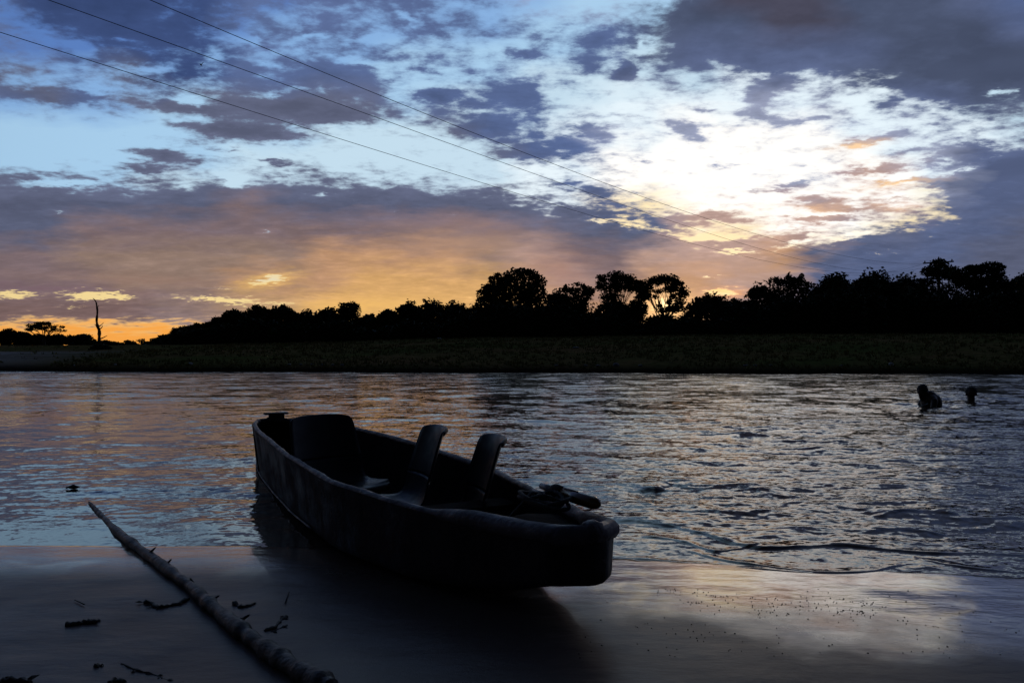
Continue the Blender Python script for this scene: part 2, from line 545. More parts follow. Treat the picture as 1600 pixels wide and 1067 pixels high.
# wet sand
m, n, p, pos = material('wet_sand')
X_, Y_, Z_ = n.sep(pos)
fine = n.noise(pos, 260, 3, 0.6)
mid = n.noise(pos, 3.2, 5, 0.55)
big = n.noise(pos, 0.9, 3, 0.5)
wet = n.rng(n.m('ADD', n.m('ADD', n.m('MULTIPLY', X_, 0.55), n.m('MULTIPLY', n.m('SUBTRACT', Y_, 2.9), 1.15)), n.m('MULTIPLY', n.m('SUBTRACT', mid, .5), 1.3)), -0.35, 0.75, 0, 1, smooth=True)
wet = n.m('MAXIMUM', wet, n.rng(n.m('ADD', Y_, n.m('MULTIPLY', mid, .25)), 3.25, 3.95, 0, .95, smooth=True))
c = n.mix(wet, (0.13, 0.095, 0.078, 1), (0.14, 0.10, 0.075, 1))
c = n.mix(n.rng(fine, .3, .7, 0, .35), c, (0.07, 0.055, 0.045, 1))
n.l.new(c, p.inputs['Base Color'])
rg_ = n.m('ADD', n.rng(wet, 0, 1, .34, .035), n.m('MULTIPLY', n.rng(mid, .35, .7), .09))
n.l.new(rg_, p.inputs['Roughness'])
n.l.new(wet, p.inputs['Coat Weight'])
p.inputs['Coat Roughness'].default_value = 0.05
p.inputs['Coat IOR'].default_value = 1.33
p.inputs['IOR'].default_value = 1.55
n.l.new(n.rng(wet, .1, .9,   .12, .95), p.inputs['Specular IOR Level'])
b1 = n.new('ShaderNodeBump'); b1.inputs['Strength'].default_value = 0.2; b1.inputs['Distance'].default_value = 0.05
n.l.new(n.noise(n.comb(X_, n.m('MULTIPLY', Y_, 1.8), 0.0), 3.0, 4, 0.55), b1.inputs['Height'])
b2 = n.new('ShaderNodeBump'); b2.inputs['Distance'].default_value = 0.0015
n.l.new(n.rng(wet, 0, 1, .45, .12), b2.inputs['Strength'])
n.l.new(n.noise(pos, 190, 4, 0.6), b2.inputs['Height'])
n.l.new(b1.outputs[0], b2.inputs['Normal'])
n.l.new(b2.outputs[0], p.inputs['Normal'])
M['sand'] = m

# far bank ground
m, n, p, pos = material('bank_ground')
X_, Y_, Z_ = n.sep(pos)
patch = n.noise(n.comb(n.m('MULTIPLY', X_, 0.5), Y_, 0.0), 0.22, 6, 0.6)
fin = n.noise(pos, 2.5, 5, 0.65)
c = n.mix(n.rng(patch, .35, .65), (0.15, 0.165, 0.05, 1), (0.28, 0.17, 0.08, 1))
c = n.mix(n.rng(fin, .3, .7, 0, .6), c, (0.05, 0.05, 0.018, 1))
sandy = n.m('MULTIPLY', n.rng(X_, -18.0, -25.0), n.rng(n.m('ADD', Y_, n.m('MULTIPLY', fin, 6)), 46, 40))
sandy = n.m('MULTIPLY', sandy, n.rng(n.noise(n.comb(n.m('MULTIPLY', X_, .35), Y_, 0.0), 0.35, 5, .65), .34, .48))
c = n.mix(sandy, c, (0.48, 0.43, 0.42, 1))
mud = n.rng(Z_, .32, .08)
c = n.mix(n.m('MULTIPLY', mud, .85), c, (0.018, 0.014, 0.012, 1))
n.l.new(c, p.inputs['Base Color'])
p.inputs['Roughness'].default_value = 1.0
p.inputs['Specular IOR Level'].default_value = 0.0
b = n.new('ShaderNodeBump'); b.inputs['Strength'].default_value = .7; b.inputs['Distance'].default_value = .15
n.l.new(fin, b.inputs['Height']); n.l.new(b.outputs[0], p.inputs['Normal'])
M['bank'] = m

# river water: muddy body under a rippled mirror
m, n, p, pos = material('river_water')
X_, Y_, Z_ = n.sep(pos)
dist = n.m('MULTIPLY', Y_, 1.0)
p.inputs['Base Color'].default_value = (0.075, 0.050, 0.036, 1)
p.inputs['IOR'].default_value = 1.42
calm = n.rng(n.noise(n.comb(n.m('MULTIPLY', X_, .45), Y_, 0.0), .55, 3, .5), .35, .65, .55, 1.15)
shal = n.rng(n.m('ADD', Y_, n.m('MULTIPLY', X_, .12)), 3.5, 4.6, .75, 1.0)
leftc = n.rng(n.m('DIVIDE', X_, Y_), -.40, .15, .32, 1.0)
leftc = n.m('MAXIMUM', leftc, n.rng(dist, 8, 16, .2, .85))
amp = n.m('MULTIPLY', n.m('MULTIPLY', calm, shal), leftc)
s1 = n.vm('SUBTRACT', n.noise(n.comb(n.m('MULTIPLY', X_, .75), n.m('MULTIPLY', Y_, 1.25), 0.0), 9.0, 3, .6, .4, col=True), (.5, .5, .5))
s2 = n.vm('SUBTRACT', n.noise(n.comb(n.m('MULTIPLY', X_, .7), n.m('MULTIPLY', Y_, 1.3), 3.0), 33.0, 2, .55, .3, col=True), (.5, .5, .5))
s3 = n.vm('SUBTRACT', n.noise(n.comb(n.m('MULTIPLY', X_, .45), n.m('MULTIPLY', Y_, .9), 7.0), 1.9, 3, .6, .4, col=True), (.5, .5, .5))
k1 = n.rng(dist, 3.5, 12, .30, .50)
k2 = n.rng(dist, 3.5, 12, .42, .36)
k3 = n.rng(dist, 5, 14, .0, .55)
sl = n.vm('ADD', n.vm('ADD', n.vm('SCALE', s1, scale=n.m('MULTIPLY', amp, k1)), n.vm('SCALE', s2, scale=n.m('MULTIPLY', amp, k2))), n.vm('SCALE', s3, scale=n.m('MULTIPLY', amp, k3)))
sl = n.vm('MULTIPLY', sl, (0.8, 1.0, 0.0))
nrm = n.vm('NORMALIZE', n.vm('ADD', n.new('ShaderNodeNewGeometry').outputs['Normal'], sl))
n.l.new(nrm, p.inputs['Normal'])
n.l.new(n.rng(dist, 4, 25, .035, .12), p.inputs['Roughness'])
M['water'] = m

# ------------------------------------------------------------------ river
def water_edge(X):
    """near shoreline: distance of the waterline at X"""
    return np.interp(X, [-30, -6, -2.6, -1.2, 0.3, 0.48, 1.2, 1.9, 2.3, 5, 30], [3.95, 3.9, 3.86, 3.84, 3.72, 3.62, 3.50, 3.40, 3.30, 3.1, 2.6])


def far_edge(X):
    return np.interp(X, [-120, -40, 0, 40, 120], [36, 31.8, 28.3, 24.9, 22.0]) + 0.25 * np.sin(X * .55) + .12 * np.sin(X * 1.7 + 1)


def pl_dist(X, Y, pts):
    """signed offset (positive = farther from camera) and arc distance to a polyline of ground points"""
    best = np.full(X.shape, 9.0); sg = np.zeros(X.shape); tt = np.zeros(X.shape)
    for i in range(len(pts) - 1):
        ax, ay = pts[i][:2]; bx, by = pts[i + 1][:2]
        L2 = (bx - ax) ** 2 + (by - ay) ** 2
        t = np.clip(((X - ax) * (bx - ax) + (Y - ay) * (by - ay)) / L2, 0, 1)
        ex, ey = X - (ax + t * (bx - ax)), Y - (ay + t * (by - ay))
        d = np.hypot(ex, ey)
        mk = d < best
        best = np.where(mk, d, best); sg = np.where(mk, np.sign(ey), sg); tt = np.where(mk, (i + t) / (len(pts) - 1), tt)
    return best * sg, tt


def smooth_poly(pts, k=6):
    pts = [Vector(p) for p in pts]
    out = []
    for i in range(len(pts) - 1):
        p0 = pts[max(i - 1, 0)]; p1 = pts[i]; p2 = pts[i + 1]; p3 = pts[min(i + 2, len(pts) - 1)]
        for j in range(k):
            t = j / k
            out.append(0.5 * ((2 * p1) + (-p0 + p2) * t + (2 * p0 - 5 * p1 + 4 * p2 - p3) * t * t + (-p0 + 3 * p1 - 3 * p2 + p3) * t ** 3))
    out.append(pts[-1])
    return out


RIDGES = [  # photo pixels, height, width
    ([(960, 812), (1050, 822), (1140, 846), (1210, 856), (1300, 851), (1430, 862), (1620, 867)], .014, .026),
    ([(1070, 858), (1120, 872), (1200, 886), (1290, 894), (1370, 892), (1430, 874)], .007, .014),
    ([(1110, 863), (1190, 848)], .007, .014),
    ([(1440, 872), (1500, 885), (1600, 896)], .006, .014),
    ([(960, 868), (1080, 880), (1210, 892), (1330, 898)], .005, .012),
    ([(1000, 838), (1060, 845), (1130, 866)], .006, .014),
    ([(1085, 818), (1140, 806), (1185, 797), (1240, 806)], .014, .05),
    ([(1330, 832), (1400, 826), (1480, 832)], .012, .035),
    ([(945, 768), (985, 760), (1030, 765)], .013, .06),
    ([(1005, 790), (1045, 784), (1090, 796)], .013, .05),
    ([(1090, 775), (1150, 778)], .016, .04),
    ([(1360, 805), (1430, 800), (1500, 806)], .016, .05),
    ([(1180, 770), (1260, 776)], .014, .05),
]

nr, ncol = 600, 1120
inv = np.linspace(1 / 2.9, 1 / 33.0, nr)
Yr = 1 / inv
tanx = np.concatenate([[-7, -5, -3.5, -2.5, -1.8, -1.3, -1.0, -.88], np.linspace(-.80, .80, ncol), [.88, 1.0, 1.3, 1.8, 2.5, 3.5, 5, 7]])
TX, YY = np.meshgrid(tanx, Yr)
XX = TX * YY
fx, fy = XX.ravel(), YY.ravel()
rs = np.random.RandomState(3)
Hh = np.zeros_like(fx)
edge = water_edge(fx)
shal = np.clip((fy - edge) / 1.0, 0.22, 1.0)
spacing = np.maximum(np.abs(fx) * 0 + fy * fy / 1200 * .55 * 1.0, .006)
grp = .75 + .5 * vnoise(np.c_[fx * .5, fy * .8, fx * 0], 1.0, 5)
side = np.clip(.75 + .75 * (fx / fy), .26, 1.0)
for i in range(90):
    lam = math.exp(rs.uniform(math.log(.07), math.log(1.7)))
    th = -PI / 2 + rs.normal(0, .62) + (.25 if rs.rand() < .5 else -.2)
    k = 2 * PI / lam
    slope = .021 * (lam / .4) ** (-.12) if lam < .5 else .015
    a = slope / k
    fade = np.clip((lam / spacing - 2.5) / 3.0, 0, 1)
    ph = rs.uniform(0, 2 * PI)
    wx = fx + .12 * np.sin(fy * 1.3 + ph); wy = fy + .10 * np.sin(fx * 1.1 + ph * 2)
    s = np.sin(k * (wx * math.cos(th) + wy * math.sin(th)) + ph)
    Hh += a * fade * (s + .25 * (s * s - .5))
Hh *= grp * side * shal
for pts, hh, ww in RIDGES:
    pl = smooth_poly([gr(x, y, 0) for x, y in pts])
    x0 = min(v.x for v in pl) - .4; x1 = max(v.x for v in pl) + .4
    y0 = min(v.y for v in pl) - .4; y1 = max(v.y for v in pl) + .4
    mk = np.where((fx > x0) & (fx < x1) & (fy > y0) & (fy < y1))[0]
    wob = .02 * vnoise(np.c_[fx[mk] * 6, fy[mk] * 6, fx[mk] * 0], 1.0, 9)
    d, t = pl_dist(fx[mk], fy[mk] + wob, pl)
    wneg, wpos = ww * .8, ww * 3.2                     # steep towards the shore, long back
    g = np.where(d < 0, np.exp(-(d / wneg) ** 2), np.exp(-(d / wpos) ** 2))
    ends = np.clip(np.minimum(t, 1 - t) * 6, 0, 1)
    Hh[mk] += (hh if hh > .015 else hh * .85) * g * ends * (.75 + .55 * vnoise(np.c_[fx[mk] * 9, fy[mk] * 3, fx[mk] * 0], 1.0, 11))
for cx0, cy0 in [tuple(gr(1452, 634, 0))[:2], tuple(gr(1517, 626, 0))[:2]]:
    rr0 = np.hypot(fx - cx0, fy - cy0)
    Hh += .010 * np.sin(rr0 * 2 * PI / .42) * np.exp(-((rr0 - .35) / .7) ** 2)
V = np.c_[fx, fy, Hh]
nc = len(tanx)
a = (np.arange(nr - 1)[:, None] * nc + np.arange(nc - 1)[None, :]).ravel()
F = np.c_[a, a + 1, a + nc + 1, a + nc]
river = mesh_np('river', V, F, M['water'])
tag(river, 'brown rippled river reflecting the sunset between the sand and the far bank', kind='structure')

# ------------------------------------------------------------------ near sand
xs = np.concatenate([np.linspace(-60, -5, 26)[:-1], np.linspace(-5, 5, 260), np.linspace(5, 60, 26)[1:]])
ys = np.concatenate([np.linspace(-25, 1, 20)[:-1], np.linspace(1, 6, 170), np.linspace(6, 27, 30)[1:]])
SX, SY = np.meshgrid(xs, ys)
sx, sy = SX.ravel(), SY.ravel()


def sand_h(x, y):
    x = np.asarray(x, float); y = np.asarray(y, float)
    d = water_edge(x) - y
    up = np.where(d > 0, np.minimum(d, 8) * np.interp(x, [-1.0, .8], [.042, .072]), 0)
    dn = np.where(d < 0, np.maximum(-.055 * (-d) - .004, -1.1), 0)
    P = np.c_[x.ravel(), y.ravel(), np.zeros(x.size)]
    und = (.006 * vnoise(P, .9, 2) + .0035 * vnoise(P, 2.3, 3) + .0012 * vnoise(P, 6, 4)).reshape(x.shape)
    return up + dn + und * np.clip(.35 + d / .5, 0, 1)


V = np.c_[sx, sy, sand_h(sx, sy)]
nc = len(xs)
a = (np.arange(len(ys) - 1)[:, None] * nc + np.arange(nc - 1)[None, :]).ravel()
beach = mesh_np('sand_beach', V, np.c_[a, a + 1, a + nc + 1, a + nc], M['sand'])
tag(beach, 'smooth wet brown sand of the near shore', kind='structure')

# ------------------------------------------------------------------ far bank and plain
def bank_h(x, y):
    x = np.asarray(x, float); y = np.asarray(y, float)
    d = y - far_edge(x)
    top = np.interp(x, [-60, -28, -14, -2, 20], [1.0, 1.0, 1.2, 1.58, 1.75])
    hgt = np.interp(d, [-6, -1, 0, .35, 1.0, 2.5, 8, 20, 34], [-1.2, -.3, 0, .16, .24, .34, .62, .95, 1.0])
    z = np.where(d > 0, hgt * np.where(d > 1.0, (top - .24) * 1.0 * np.clip((hgt - .24) / .76, 0, 1) / np.maximum(hgt, .01) + .24 / np.maximum(hgt, .01), 1), hgt)
    P = np.c_[x.ravel(), y.ravel(), np.zeros(x.size)]
    und = (.10 * vnoise(P, .12, 6) + .05 * vnoise(P, .45, 7) + .02 * vnoise(P, 1.6, 8)).reshape(x.shape)
    return z + und * np.clip(d / 3, 0, 1) * np.clip((70 - y) / 20, .3, 1)


xs = np.concatenate([np.geomspace(2500, 62, 24) * -1, np.linspace(-60, 60, 480), np.geomspace(62, 2500, 24)])
ys = np.concatenate([np.linspace(18, 24, 5)[:-1], np.linspace(24, 72, 240), np.geomspace(73, 5000, 34)])
SX, SY = np.meshgrid(xs, ys)
sx, sy = SX.ravel(), SY.ravel()
nc = len(xs)
a = (np.arange(len(ys) - 1)[:, None] * nc + np.arange(nc - 1)[None, :]).ravel()
bank = mesh_np('riverbank', np.c_[sx, sy, bank_h(sx, sy)], np.c_[a, a + 1, a + nc + 1, a + nc], M['bank'])
tag(bank, 'dark grassy far riverbank rising to the wood', kind='structure')


def bz(x, y):
    return float(bank_h(np.array([x]), np.array([y]))[0])


def szz(x, y):
    return float(sand_h(np.array([x]), np.array([y]))[0])


# grass tufts on the far bank
rs = np.random.RandomState(11)
n_t = 26000
gx = rs.uniform(-48, 46, n_t); dd = .25 + 27 * rs.rand(n_t) ** 1.25
gy = far_edge(gx) + dd
keep = ~((gx < -19) & (rs.rand(n_t) < .93)) & (vnoise(np.c_[gx, gy, gx * 0], .5, 21) > -.35)
gx, gy = gx[keep], gy[keep]
gz = bank_h(gx, gy) - .02
n_t = len(gx)
hgt = .06 + .12 * rs.rand(n_t)
ang = rs.uniform(0, PI, n_t)
wd = .05 + .07 * rs.rand(n_t)
cx_, sx_ = np.cos(ang) * wd, np.sin(ang) * wd
lx, ly = rs.normal(0, .05, n_t), rs.normal(0, .05, n_t)
V = np.stack([np.c_[gx - cx_, gy - sx_, gz], np.c_[gx + cx_ * .2, gy + sx_ * .2, gz], np.c_[gx + lx - cx_ * .8, gy + ly, gz + hgt],
              np.c_[gx - cx_ * .1, gy - sx_ * .1, gz], np.c_[gx + cx_, gy + sx_, gz], np.c_[gx + lx * 1.5 + cx_ * .9, gy - ly, gz + hgt * .8]], 1).reshape(-1, 3)
g_ = mesh_np('grass', V, np.arange(len(V)).reshape(-1, 3), M['grass'], smooth=False)
tag(g_, 'rough short grass covering the far bank', 'grass', kind='stuff')

# ------------------------------------------------------------------ trees
def leaves(lobes, nleaf, size, seed, gap=.0, flat=.0, shell=.35):
    r = np.random.RandomState(seed)
    L = np.array([l[:6] for l in lobes], float)
    vol = (L[:, 3] * L[:, 4] * L[:, 5]) ** (2 / 3)
    out = []
    need = nleaf
    while need > 0:
        k = int(need * 1.6) + 50
        idx = r.choice(len(L), k, p=vol / vol.sum())
        d = r.normal(size=(k, 3)); d /= np.linalg.norm(d, axis=1)[:, None]
        rad = r.rand(k) ** shell * (1 + .10 * r.normal(size=k))
        # ragged outline
        rad = np.minimum(rad, 1.02) * (1 + .16 * vnoise(d * 2.2 + idx[:, None] * 3.1, 1.6, seed % 97))
        P = L[idx, :3] + d * L[idx, 3:6] * rad[:, None]
        if gap > 0:
            keep = vnoise(P, 2.1 / max(.5, L[:, 3].mean()), seed % 89 + 1) + .5 * vnoise(P, 5.0 / max(.5, L[:, 3].mean()), seed % 83 + 1) > gap - .9
            P = P[keep]
        out.append(P); need -= len(P)
    P = np.concatenate(out)[:nleaf]
    k = len(P)
    a = r.normal(size=(k, 3)); a[:, 2] *= .6; a /= np.linalg.norm(a, axis=1)[:, None]
    b = np.cross(a, r.normal(size=(k, 3))); b /= np.linalg.norm(b, axis=1)[:, None] + 1e-6
    s = size * (.55 + .9 * r.rand(k))[:, None]
    a = a * s; b = b * s * .6
    V = np.stack([P - a, P - b * .9, P + a, P + b], 1).reshape(-1, 3)
    return V, np.arange(4 * k).reshape(-1, 4)


def limbs(base, lobes, r0, seed, h0=.45):
    rg = random.Random(seed)
    mb = MB()
    top = Vector((sum(l[0] for l in lobes) / len(lobes), sum(l[1] for l in lobes) / len(lobes), 0))
    zt = min(l[2] - l[5] * .6 for l in lobes)
    fork = Vector((base.x * .6 + top.x * .4, base.y * .6 + top.y * .4, base.z + max(.4, (zt - base.z) * h0 + .3)))
    pts = [base + Vector((0, 0, -.3))]
    for i in range(1, 5):
        pts.append(base.lerp(fork, i / 4) + Vector((rg.gauss(0, r0 * .4), rg.gauss(0, r0 * .4), 0)))
    mb.tube(pts, [r0 * (1.25 - .45 * i / 4) for i in range(5)], 8)
    for l in lobes:
        c = Vector(l[:3])
        p = [fork + Vector((0, 0, -.1))]
        for i in range(1, 6):
            t = i / 5
            w = fork.lerp(c, t)
            w.z += math.sin(t * PI) * (-.12) * (c - fork).length
            p.append(w + Vector([rg.gauss(0, .07) for _ in range(3)]) * (c - fork).length * .35)
        r1 = r0 * .5
        mb.tube(p, [r1 * (1 - .75 * i / 5) for i in range(6)], 6)
        for q_ in range(5):
            s0 = p[rg.randint(2, 5)]
            e = c + Vector((rg.uniform(-1, 1) * l[3], rg.uniform(-1, 1) * l[4], rg.uniform(-.3, 1) * l[5])) * .85
            mdl = s0.lerp(e, .5) + Vector([rg.gauss(0, .1) for _ in range(3)]) * l[3]
            mb.tube([s0, mdl, e], [r1 * .4, r1 * .25, r1 * .08], 5)
    return mb


def tree(name, label, cat, px, Y, lobes_px, nleaf, size, seed, r0=.14, gap=.3, group=None, basex=None, shell=.35):
    """lobes_px: column, row, half width, half height in photo pixels (at distance Y), depth offset in metres"""
    k = Y / FOC
    bx = ((basex or px) - CX) * k
    base = Vector((bx, Y, bz(bx, Y)))
    L = []
    rg = random.Random(seed)
    for lb in lobes_px:
        dyy = lb[4] if len(lb) > 4 else rg.uniform(-1, 1) * lb[2] * k * .5
        p_ = at(lb[0], lb[1], Y)
        L.append((p_.x - base.x, dyy, p_.z - base.z, lb[2] * k, max(lb[2], lb[3]) * k * .9, lb[3] * k))
    t = empty(name, base)
    tag(t, label, cat, group)
    limbs(Vector((0, 0, 0)), L, r0, seed).build('trunk', M['bark'], t)
    V, F = leaves(L, int(nleaf * 1.9), size * .72, seed, gap, shell=shell)
    mesh_np('crown', V, F, M['leaf'], t, smooth=False)
    return t


def dome(px, top, w, bottom, rg, n=5):
    """lobes that make an uneven rounded crown whose highest point is at row top"""
    out = []
    h = bottom - top
    out.append((px, top + h * .50, w * .42, h * .50))
    for i in range(n):
        u = (i + .5) / n * 2 - 1
        r_ = rg.uniform(.17, .27) * w
        yy = top + r_ * .8 + (u * u) * h * .42 + rg.uniform(0, .06) * h
        out.append((px + u * w * .46, yy, r_, r_ * rg.uniform(.6, .85)))
    for i in range(2):
        out.append((px + rg.uniform(-.35, .35) * w, top + h * rg.uniform(.6, .85), w * .25, h * .22))
    return out


rg = random.Random(5)
G_L = 'trees of the low wood left of the large spreading tree'
LB_L = 'dense dark tree in the low wood left of the large spreading tree'
# low wood, left to right (column, top row, width)
for i, (px, tp, w) in enumerate([(262, 520, 34), (285, 507, 44), (318, 503, 44), (338, 493, 50), (365, 481, 58), (402, 474, 66), (440, 474, 56), (478, 483, 60),
                                 (512, 480, 56), (575, 488, 50), (606, 480, 46), (640, 469, 54), (675, 466, 56), (712, 470, 56), (738, 476, 40)]):
    Y = 62 + rg.uniform(-3, 4) + (i < 3) * 10
    tree('bushy_tree', LB_L, 'tree', px, Y, dome(px, tp + 3, w, 540, rg), int(1500 + w * 36), .19, 100 + i, .11, gap=.15, group=G_L)
tree('spray_tree', 'small tree with a loose feathery top standing just above the low left wood', 'tree', 545, 60,
     [(538, 482, 13, 9), (550, 480, 12, 9), (545, 490, 20, 12), (545, 510, 24, 22)], 2200, .15, 131, .08, gap=.45, shell=.5)
tree('spray_tree', 'wispy low bush at the left end of the wood against the orange sky', 'tree', 300, 64,
     [(300, 512, 9, 5), (308, 508, 7, 4), (290, 520, 14, 9), (300, 528, 22, 12)], 900, .14, 132, .05, gap=.6, shell=.6)
# big spreading tree
tree('spreading_tree', 'large spreading tree, tallest left of centre on the far bank, with layered crown', 'tree', 800, 60,
     [(784, 436, 22, 9), (815, 430, 26, 10), (838, 441, 16, 12), (770, 452, 17, 13), (757, 462, 13, 14), (800, 455, 36, 18), (832, 460, 24, 18), (765, 480, 26, 20),
      (800, 490, 46, 30), (840, 492, 30, 30), (750, 500, 16, 26)], 6800, .17, 141, .26, gap=.22)
tree('bushy_tree', 'medium round tree tucked against the right side of the large spreading tree', 'tree', 872, 62, dome(872, 452, 52, 540, rg), 3200, .18, 142, .12, gap=.2)
tree('spray_tree', 'low loose-topped tree between the spreading tree and the airy central tree', 'tree', 902, 61,
     [(888, 452, 12, 7), (903, 449, 13, 8), (918, 456, 13, 8), (902, 475, 28, 20), (902, 505, 28, 30)], 3000, .15, 143, .1, gap=.5, shell=.5)
tree('airy_tree', 'tall airy tree with thin round crown left of the tree with the sun behind it', 'tree', 960, 60,
     [(943, 437, 13, 9), (962, 432, 17, 9), (982, 435, 15, 8), (986, 447, 12, 10), (938, 448, 10, 8), (962, 447, 24, 12), (955, 465, 20, 12)], 2300, .14, 144, .13, gap=.55, shell=.6, basex=962)
tree('bushy_tree', 'rounded tree filling the gap below the airy central tree', 'tree', 960, 63, dome(960, 468, 90, 540, rg), 4200, .19, 145, .13, gap=.12)
tree('flat_topped_tree', 'flat-topped tree with bright sunset glowing through its bare lower branches', 'tree', 1040, 59,
     [(1020, 441, 15, 8), (1040, 437, 22, 9), (1056, 445, 16, 10), (1066, 458, 11, 10), (1012, 450, 9, 6), (1062, 474, 12, 12), (1048, 452, 14, 6), (1022, 464, 5, 4), (1046, 472, 6, 5), (1031, 478, 5, 3), (1029, 455, 9, 4), (1052, 463, 7, 5), (1040, 484, 14, 5), (1014, 462, 5, 5), (1056, 482, 12, 8)],
     2700, .135, 146, .12, gap=.35, shell=.5, basex=1037)
tree('small_tree', 'small round-headed tree touching the left side of the sunlit flat-topped tree', 'tree', 1001, 61,
     [(1000, 447, 14, 9), (1004, 460, 13, 12), (998, 482, 16, 18)], 1500, .15, 147, .09, gap=.4)
tree('bushy_tree', 'low dark tree below the sunlit flat-topped tree', 'tree', 1035, 57, dome(1035, 492, 70, 540, rg, 4), 3000, .18, 148, .1, gap=.1)
tree('dome_tree', 'broad low domed tree right of the sunlit flat-topped tree', 'tree', 1108, 60, dome(1108, 458, 92, 540, rg, 6), 4600, .18, 149, .15, gap=.15)
tree('bushy_tree', 'low tree in the dip where orange cloud shows above the wood', 'tree', 1150, 62, dome(1150, 466, 44, 540, rg), 2600, .18, 150, .1, gap=.15)
tree('bushy_tree', 'round tree at the left shoulder of the tall right-hand wood', 'tree', 1192, 60, dome(1192, 441, 60, 540, rg), 3800, .17, 151, .13, gap=.25)
tree('spiky_tree', 'tree with small spiky tips rising from the left part of the right-hand wood', 'tree', 1236, 60,
     [(1215, 440, 14, 8), (1238, 441, 22, 9), (1232, 433, 4, 7), (1253, 434, 4, 7), (1243, 438, 8, 5), (1262, 449, 12, 9), (1236, 465, 38, 22), (1236, 500, 42, 36)], 4300, .15, 152, .15, gap=.3)
G_R = 'rounded trees of the tall wood under the power lines'
for i, (px, tp, w) in enumerate([(1276, 447, 44), (1304, 424, 66), (1345, 430, 50), (1368, 421, 88), (1414, 430, 64)]):
    tree('dome_tree', 'tall rounded dark tree in the right-hand wood just below where the power lines end', 'tree', px, 60 + rg.uniform(-2, 3),
         dome(px, tp + 2, w, 540, rg, 6), int(3200 + w * 60), .17, 160 + i, .16, gap=.0, group=G_R)
tree('tall_tree', 'tallest tree on the right, with ragged tiered crown around the utility pole', 'tree', 1472, 62,
     [(1470, 412, 14, 8), (1455, 424, 16, 8), (1490, 421, 14, 8), (1475, 430, 30, 10), (1448, 441, 14, 7), (1500, 436, 14, 9), (1476, 470, 38, 30), (1476, 510, 40, 30)], 5200, .16, 171, .2, gap=.35)
tree('tall_tree', 'broad tall tree right of the utility pole with sloping right shoulder', 'tree', 1540, 60,
     [(1520, 422, 18, 8), (1545, 419, 20, 9), (1565, 433, 14, 10), (1535, 440, 36, 16), (1575, 447, 16, 10), (1540, 480, 44, 36)], 5200, .16, 172, .2, gap=.25)
tree('tall_tree', 'dark tree cut by the right edge of the photograph', 'tree', 1600, 61, dome(1600, 427, 64, 540, rg), 4600, .17, 173, .15, gap=.15)
for i, (px, tp) in enumerate([(1665, 430), (1730, 440), (1800, 425), (1880, 445), (1960, 430)]):
    tree('tall_tree', 'dark tree of the right-hand wood beyond the edge of the picture', 'tree', px, 62, dome(px, tp, 90, 540, rg), 3500, .22, 180 + i, .15, gap=.1, group='trees beyond the right edge')
# lower front rank: closes the wood down to the grass
G_F = 'shrubs along the foot of the wood'
fx_ = 250
i = 0
sky_x = [240, 300, 360, 420, 560, 620, 740, 760, 860, 1010, 1060, 1150, 1180, 1300, 1500, 1620]
sky_y = [528, 514, 492, 490, 500, 495, 490, 470, 470, 500, 500, 482, 470, 455, 450, 450]
while fx_ < 1660:
    w = rg.uniform(44, 64)
    tp = np.interp(fx_, sky_x, sky_y) + rg.uniform(0, 14)
    tree('shrub', 'shadowy shrub at the foot of the wood, level with the top of the grassy bank', 'shrub', fx_, 55 + rg.uniform(-1.5, 2),
         dome(fx_, tp, w, 542, rg, 4), int(1300 + w * 26), .18, 300 + i, .07, gap=.0, group=G_F)
    fx_ += w * .62
    i += 1
# distant trees at the left
G_D = 'far low trees on the left skyline'
for i, (px, tp, w) in enumerate([(-60, 510, 60), (-20, 513, 44), (12, 514, 40), (36, 518, 30), (95, 523, 30), (116, 524, 28), (60, 522, 34), (78, 524, 34)]):
    tree('distant_tree', 'low dark tree on the far left skyline around the flat-crowned acacia', 'tree', px, 118, dome(px, tp, w, 541, rg, 4), 1500, .30, 400 + i, .2, gap=.1, group=G_D)
tree('distant_tree', 'small round-headed tree just left of the dead trunk on the skyline', 'tree', 134, 116, [(134, 527, 13, 5), (126, 531, 10, 5), (142, 533, 10, 5), (134, 536, 20, 5)], 1100, .26, 410, .15, gap=.2)
tree('acacia', 'flat-crowned acacia with lacy branches against the orange sky at far left', 'tree', 68, 110,
     [(56, 509, 14, 3.5), (72, 505.5, 16, 3.5), (88, 511, 12, 3.5), (47, 515, 8, 3), (97, 517, 6, 2.5), (66, 512, 20, 4), (82, 516, 14, 4)], 1300, .17, 411, .2, gap=.8, shell=.7)
G_H = 'tiny bushes on the low horizon beside the dead trunk'
for i, (px, tp, w) in enumerate([(165, 532, 22), (178, 534, 18), (192, 536, 16), (206, 534, 14), (232, 534, 20), (246, 529, 22)]):
    tree('horizon_bush', 'tiny dark bush on the orange horizon right of the dead trunk', 'bush', px, 105, [(px, tp + 3, w * .5, 3.5), (px + 3, tp + 6, w * .6, 4)], 420, .22, 420 + i, .06, gap=.3, group=G_H)
tree('horizon_tree', 'tiny mushroom-shaped tree alone on the orange horizon between dead trunk and wood', 'tree', 200, 104, [(200, 534, 5, 2)], 160, .2, 430, .06, gap=.1)
tree('spray_tree', 'spindly leafless-looking bush on the horizon just left of the wood', 'bush', 219, 100, [(219, 533, 8, 4), (226, 536, 7, 3)], 200, .14, 431, .06, gap=.7)
tree('shrub', 'dark shrub wrapped around the foot of the dead trunk on the bank', 'shrub', 156, 43, [(156, 546, 15, 8), (164, 552, 14, 8), (148, 553, 10, 6)], 1500, .11, 432, .05, gap=.0)

